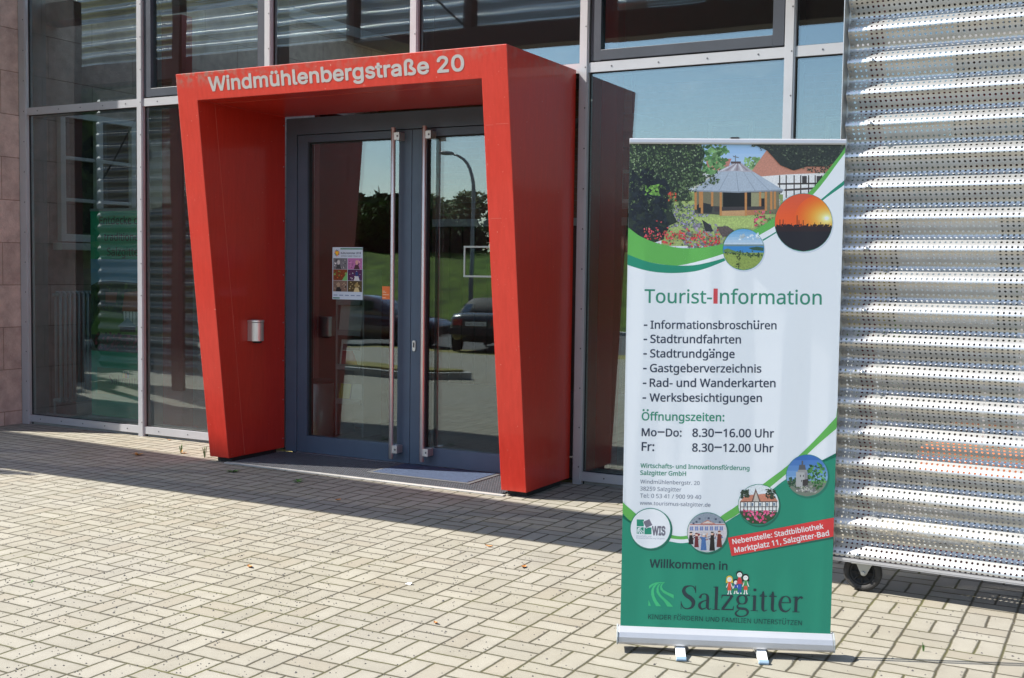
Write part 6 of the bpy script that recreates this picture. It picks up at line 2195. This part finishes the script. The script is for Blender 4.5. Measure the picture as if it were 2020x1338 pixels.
for x, y, kind_, h, n, lab in WEEDS:
    q = MB()
    for k in range(n):
        a = rnd.uniform(0, 6.28)
        dr = kind_ == 'straw' or (kind_ == 'mix' and k % 3 == 0)
        q.use(M['straw'] if dr else M['weed'])
        flat = kind_ in ('weed', 'straw') or dr
        L_ = h * rnd.uniform(0.6, 1.2)
        up_z = L_ * (rnd.uniform(0.12, 0.4) if flat else rnd.uniform(0.8, 1.2))
        out = L_ * (1.0 if flat else 0.35)
        w = L_ * (0.16 if flat else 0.05)
        ca, sa = math.cos(a), math.sin(a)
        b0 = Vector((ca * 0.004, sa * 0.004, 0.001))
        m_ = Vector((ca * out * 0.55, sa * out * 0.55, up_z * 0.8))
        e_ = Vector((ca * out, sa * out, up_z))
        sd_ = Vector((-sa, ca, 0)) * w
        q.face([b0 - sd_ * 0.3, b0 + sd_ * 0.3, m_ + sd_, m_ - sd_])
        q.face([m_ - sd_, m_ + sd_, e_ + sd_ * 0.1, e_ - sd_ * 0.1])
    tag(q.build("weed", loc=(x, y, 0), fix=False), lab, "weed", "weeds in the paving joints")
LEAVES = [(2.36, -3.42, "dry orange leaf on the sunny paving left of the banner base"), (2.24, -2.36, "small curled leaf near the shade edge left of the banner"),
          (1.02, -3.10, "orange leaf in the middle of the sunny paving"), (-2.55, -0.08, "curled dry leaf at the foot of the left mullion"),
          (1.86, -2.06, "tiny leaf at the edge of the long shade"), (0.35, -1.45, "small dry leaf in the long shade before the portal")]
for k, (x, y, lab) in enumerate(LEAVES):
    q = MB().use(M['leaf'])
    L_ = rnd.uniform(0.018, 0.028)
    n = 6
    for i in range(n):
        t0, t1 = i / n, (i + 1) / n
        f_ = lambda t: (L_ * (t - 0.5) * 2, L_ * 0.5 * math.sin(math.pi * min(0.999, t + 0.02)), 0.002 + 0.010 * (t - 0.4) ** 2 * 2)
        a, b = f_(t0), f_(t1)
        for s in (1, -1):
            q.face([(a[0], 0, a[2]), (b[0], 0, b[2]), (b[0], s * b[1], b[2] + 0.004), (a[0], s * a[1], a[2] + 0.004)])
    tag(q.build("dry_leaf", loc=(x, y, 0.001), rot=(0, 0, rnd.uniform(0, 6)), fix=False), lab, "leaf", "fallen leaves")

q = MB().use(M['white'])
q.face([(-0.016, -0.008, 0.002), (0.014, -0.011, 0.001), (0.018, 0.009, 0.007), (-0.010, 0.012, 0.003)])
q.face([(0.014, -0.011, 0.001), (0.024, -0.004, 0.010), (0.018, 0.009, 0.007)])
tag(q.build("paper_scrap", loc=(1.903, -2.945, 0.001), fix=False), "tiny white paper scrap on the sunny paving before the door", "litter")

# ------------------------------------------------------------------ the mirrored world in front of the building
def car(name, label, loc, rz, paint, glassm, convertible):
    t = thing(name, label, "car", loc, (0, 0, rz), "cars parked in the yard")
    # x runs from the tail (0) to the nose (4.45); lower body rings
    st_ = [(0.00, .46, .78, .66), (0.04, .34, .90, .78), (0.25, .26, .99, .85), (0.75, .22, 1.00, .875), (1.4, .20, .97, .88), (2.4, .20, .93, .88), (3.2, .21, .90, .87), (3.8, .22, .84, .85), (4.25, .26, .74, .80), (4.40, .34, .64, .70), (4.45, .42, .56, .58)]
    rings = []
    for x, zb, zt, w in st_:
        hgt = zt - zb
        rings.append([(x, s * w * kx, zb + hgt * kz) for s, kx, kz in ((1, .80, 0), (1, .97, .15), (1, 1.0, .5), (1, .96, .82), (1, .86, .97), (1, .5, 1.0), (-1, .5, 1.0), (-1, .86, .97), (-1, .96, .82), (-1, 1.0, .5), (-1, .97, .15), (-1, .80, 0))])
    q = MB().use(paint)
    q.loft(rings)
    q.use(M['rubber'])
    for x in (0.78, 3.55):
        for s in (-1, 1):
            q.lathe([(0.0, 0.0), (0.36, 0.0), (0.36, 0.02)], (x, s * 0.872, 0.32), axis=(0, s, 0), n=24)
    q.build("body", t)
    roof = M['rubber'] if convertible else paint
    if convertible:
        g = [(0.62, .96, .97, .70), (0.95, .95, 1.27, .62), (1.35, .95, 1.38, .60), (2.1, .94, 1.36, .60), (2.45, .93, 1.28, .60), (2.95, .92, .94, .68)]
    else:
        g = [(0.35, .96, .98, .70), (0.85, .95, 1.34, .60), (1.5, .95, 1.46, .60), (2.2, .94, 1.44, .60), (2.6, .93, 1.34, .61), (3.25, .90, .92, .70)]
    rings = []
    for x, zb, zt, w in g:
        rings.append([(x, 0.78, zb - .06), (x, w + .04, zb + (zt - zb) * .6), (x, w * .92, zt - .03), (x, w * .5, zt), (x, -w * .5, zt), (x, -w * .92, zt - .03), (x, -w - .04, zb + (zt - zb) * .6), (x, -.78, zb - .06)])
    q = MB().use(roof)
    q.loft(rings)
    q.build("roof", t)
    # rear and side windows just proud of the roof shell
    q = MB().use(glassm)
    a, b = rings[0], rings[1]

    def lerp(p, r, k):
        return Vector(p).lerp(Vector(r), k)
    for (i0, i1) in ((2, 5),):
        p = [lerp(a[i0], b[i0], .18), lerp(a[i1], b[i1], .18), lerp(a[i1], b[i1], .88), lerp(a[i0], b[i0], .88)]
        q.face([v + Vector((-0.012, 0, 0.012)) for v in p])
    q.build("rear_window", t, fix=False)
    for s in (0, 7):
        q = MB().use(glassm)
        i0, i1 = (0, 1) if s == 0 else (7, 6)
        sg_ = 1 if s == 0 else -1
        for r0, r1 in ((1, 2), (2, 3), (3, 4)):
            p = [lerp(rings[r0][i0], rings[r0][i1], .35), lerp(rings[r1][i0], rings[r1][i1], .35), lerp(rings[r1][i0], rings[r1][i1], 1.25), lerp(rings[r0][i0], rings[r0][i1], 1.25)]
            q.face([v + Vector((0, sg_ * 0.012, 0)) for v in p])
        q.build("side_window", t, fix=False)
    for bx in ((-0.045, 0.03, -0.80, 0.80, 0.42, 0.60), (4.40, 4.48, -0.70, 0.70, 0.36, 0.48)):
        q = MB().use(M['rubber'])
        q.box(*bx)
        q.build("bumper", t, bevel=0.03)
    for s in (-1, 1):
        q = MB().use(M['tail'])
        q.box(-0.02, 0.07, s * 0.53 - 0.16, s * 0.53 + 0.16, 0.66, 0.83)
        q.use(M['amber']).box(-0.022, 0.06, s * 0.60 - 0.07, s * 0.60 + 0.07, 0.775, 0.825)
        q.build("tail_light", t, bevel=0.01)
    for x in (0.78, 3.55):
        for s in (-1, 1):
            q = MB().use(M['rubber'])
            q.lathe([(0.20, -0.10), (0.29, -0.105), (0.315, -0.07), (0.315, 0.07), (0.29, 0.10), (0.20, 0.095)], (x, s * 0.79, 0.315), axis=(0, s, 0), n=28)
            wq_ = q.build("wheel", t)
            q = MB().use(M['bolt'])
            q.lathe([(0.20, 0.085), (0.18, 0.07), (0.05, 0.075), (0.0, 0.085)], (x, s * 0.79, 0.315), axis=(0, s, 0), n=20)
            q.build("rim", wq_)
    q = MB().use(M['plate'])
    q.box(-0.058, -0.046, -0.26, 0.26, 0.655, 0.765)
    q.use(M['dark'])
    put_text(q, SANS, "SZ OH 152", lambda u, v, l=0.0: (-0.0592 - l, -u, 0.685 + v), -0.22, 0.22, size=0.075, bold=6)
    q.build("number_plate", t, fix=False)
    return t


M['tail'] = mat("red_lens", (0.25, 0.01, 0.01), 0.15, coat=0.5)
M['amber'] = mat("amber_lens", (0.45, 0.12, 0.01), 0.15, coat=0.5)
M['plate'] = mat("number_plate", (0.55, 0.55, 0.55), 0.4)
M['carblack'] = mat("black_green_car_paint", (0.006, 0.010, 0.010), 0.25, coat=0.8)
M['carred'] = mat("dark_red_car_paint", (0.045, 0.006, 0.010), 0.25, coat=0.8)
car("parked_car", "black convertible with closed soft top mirrored in the right door leaf", (-9.95, -18.2, land(0, -18.2)), R(-102), M['carblack'], M['carglass'], True)
car("parked_car", "dark red car mirrored in the left door leaf", (-16.2, -18.9, land(0, -18.9)), R(-10), M['carred'], M['carglass'], False)

M['lamppost'] = mat("grey_lamp_post", (0.22, 0.23, 0.24), 0.5, 0.4)
lp = thing("street_lamp", "grey street lamp with curved arm mirrored in the right door leaf", "street lamp", (-15.2, -26.9, land(0, -26.9)))
q = MB().use(M['lamppost'])
q.path([(0, 0, 0), (0, 0, 2.5), (0, 0, 4.6)] + [(-1.0 + 1.0 * math.cos(t * math.pi / 16), 0, 4.9 + 1.35 * math.sin(t * math.pi / 16)) for t in range(0, 8)], [0.085, 0.075, 0.06] + [0.055 - 0.002 * k for k in range(8)], n=12)
q.build("pole", lp)
q = MB().use(M['lamppost'])
q.loft([[(-0.78 - k * 0.16, w * math.cos(t * math.pi / 6), 6.24 + k * .015 + hh * math.sin(t * math.pi / 6)) for t in range(12)] for k, w, hh in ((0, .05, .05), (1, .11, .08), (2, .14, .085), (3, .13, .075), (4, .06, .04))])
q.build("lamp_head", lp)

M['bark'] = mat("bark", (0.09, 0.065, 0.045), 0.9, var=0.3, vscale=6, bump=0.6, bscale=20)
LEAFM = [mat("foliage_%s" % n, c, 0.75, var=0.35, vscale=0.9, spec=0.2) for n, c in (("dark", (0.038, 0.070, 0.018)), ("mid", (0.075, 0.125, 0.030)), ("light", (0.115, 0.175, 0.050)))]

FARM = [mat("far_foliage_%s" % n, c, 0.85, spec=0.1) for n, c in (("dark", (0.035, 0.060, 0.035)), ("mid", (0.050, 0.082, 0.045)), ("light", (0.070, 0.110, 0.058)))]  # bluer leaf colours, distance haze put into the colour of the far wood


def crown_mesh(mb, rnd, blobs, n, s):
    for _ in range(n):
        c, r = rnd.choice(blobs)
        d = Vector((rnd.gauss(0, 1), rnd.gauss(0, 1), rnd.gauss(0, 1))).normalized() * (rnd.random() ** 0.35)
        p = Vector(c) + Vector((d.x * r[0], d.y * r[1], d.z * r[2]))
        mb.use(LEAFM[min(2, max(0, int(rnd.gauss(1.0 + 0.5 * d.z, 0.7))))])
        a = Vector((rnd.gauss(0, 1), rnd.gauss(0, 1), rnd.gauss(0, 1))).normalized()
        b = a.orthogonal().normalized()
        k = s * rnd.uniform(0.6, 1.3)
        mb.face([p - a * k, p - b * k * 0.55, p + a * k, p + b * k * 0.55])


def tree(name, label, loc, h, spread, seed, tall=False, group=None, low=False):
    rnd = random.Random(seed)
    t = thing(name, label, "tree", loc, (0, 0, rnd.uniform(0, 6)), group)
    q = MB().use(M['bark'])
    pts = [(0, 0, -0.2), (0.05 * h * 0.1, 0, h * .25), (-0.02 * h, 0.02 * h, h * .55), (0, 0, h * .85)]
    q.path(pts, [0.035 * h, 0.026 * h, 0.016 * h, 0.006 * h], n=8)
    blobs = []
    for k in range(10 if tall else 12):
        a = rnd.uniform(0, 6.28)
        zz = h * (rnd.uniform(0.25, 0.95) if tall else rnd.uniform(0.35, 0.88))
        rr = spread * (0.35 if tall else 0.62) * rnd.uniform(0.3, 1.0)
        if low and k % 2:
            zz = h * rnd.uniform(0.08, 0.4)
        c = (rr * math.cos(a), rr * math.sin(a), zz)
        q.path([(0, 0, zz * .6), (c[0] * .6, c[1] * .6, zz * .85), c], [0.012 * h, 0.008 * h, 0.003 * h], n=6)
        s = spread * rnd.uniform(0.32, 0.5)
        blobs.append((c, (s, s, s * (1.4 if tall else 0.8))))
    q.build("trunk", t)
    q = MB()
    crown_mesh(q, rnd, blobs, 7000, 0.024 * h + 0.12)
    q.build("crown", t, fix=False)
    return t


TR = [(-27.0, -44, 4.6, 2.6, False, "round dark tree at the foot of the bank behind the convertible"),
      (-31.5, -46, 4.4, 3.0, False, "broad tree on the bank left of the street lamp"),
      (-37.0, -47, 5.0, 3.0, False, "dense tree on the bank above the dark red car"),
      (-23.5, -46, 4.2, 2.4, False, "small tree on the bank right of the street lamp"),
      (-21.5, -42, 6.2, 1.3, True, "tall slender tree with drooping outline on the bank"),
      (-42.5, -48, 5.2, 3.4, False, "spreading tree at the left of the row on the bank"),
      (-12.9, -6.6, 7.0, 3.0, False, "large dark tree at the left end of the yard mirrored in the outer left pane"),
      (-16.4, -10.2, 8.0, 3.4, False, "second large tree farther out at the left end of the yard"),
      (-17.0, -47, 4.8, 3.0, False, "bushy tree far right of the row on the bank")]
for k, (x, y, h, sp_, tall, lab) in enumerate(TR):
    tree("tree", lab, (x, y, land(x, y) + 0.1), h * (0.62 if y < -20 and not tall else 0.85 if tall else 1.0), sp_, 30 + k, tall, "trees on the bank" if y < -20 else "trees at the end of the yard", low=y > -20)
rnd = random.Random(77)
q = MB()
blobs = []
for k in range(110):
    x = rnd.uniform(-130, 60)
    y = -rnd.uniform(95, 125)
    hh = rnd.uniform(5.0, 8.5)
    blobs.append(((x, y, land(x, y) + hh * 0.45), (4.0, 4.0, hh * 0.55)))
keep_ = LEAFM[:]
LEAFM[:] = FARM
crown_mesh(q, rnd, blobs, 40000, 1.1)
LEAFM[:] = keep_
tag(q.build("far_wood", fix=False), "far dark green wood along the hill beyond the road", "wood", kind='stuff')
q = MB()
blobs = []
for k in range(90):
    x = rnd.uniform(-70, 20)
    blobs.append(((x, -50 + rnd.uniform(-1, 1), land(x, -50) + 0.9), (1.7, 1.4, rnd.uniform(1.0, 1.6))))
crown_mesh(q, rnd, blobs, 22000, 0.34)
tag(q.build("hedge", fix=False), "dense dark hedge along the top of the grass bank", "hedge", kind='stuff')
# pale house across the road to the right of the trees
hs = thing("pale_house", "pale rendered house with shallow white roof mirrored beside the banner top", "house", (-6.5, -58, land(0, -58)))
q = MB().use(M['plaster'])
q.box(-7, 9, -4, 4, 0, 5.2)
q.build("wall", hs)
q = MB().use(M['white'])
q.prism([(-7.6, 5.2), (9.6, 5.2), (9.6, 5.45), (1.0, 6.3), (-7.6, 5.45)], 1, -4.5, 4.5)
q.build("roof", hs)
for k in range(5):
    q = MB().use(M['white'])
    q.box(-5.8 + k * 3, -4.4 + k * 3, 4.0, 4.06, 2.2, 3.8)
    wo = q.build("window", hs)
    q = MB().use(M['dark'])
    q.box(-5.7 + k * 3, -4.5 + k * 3, 4.061, 4.075, 2.3, 3.7)
    q.build("pane", wo)
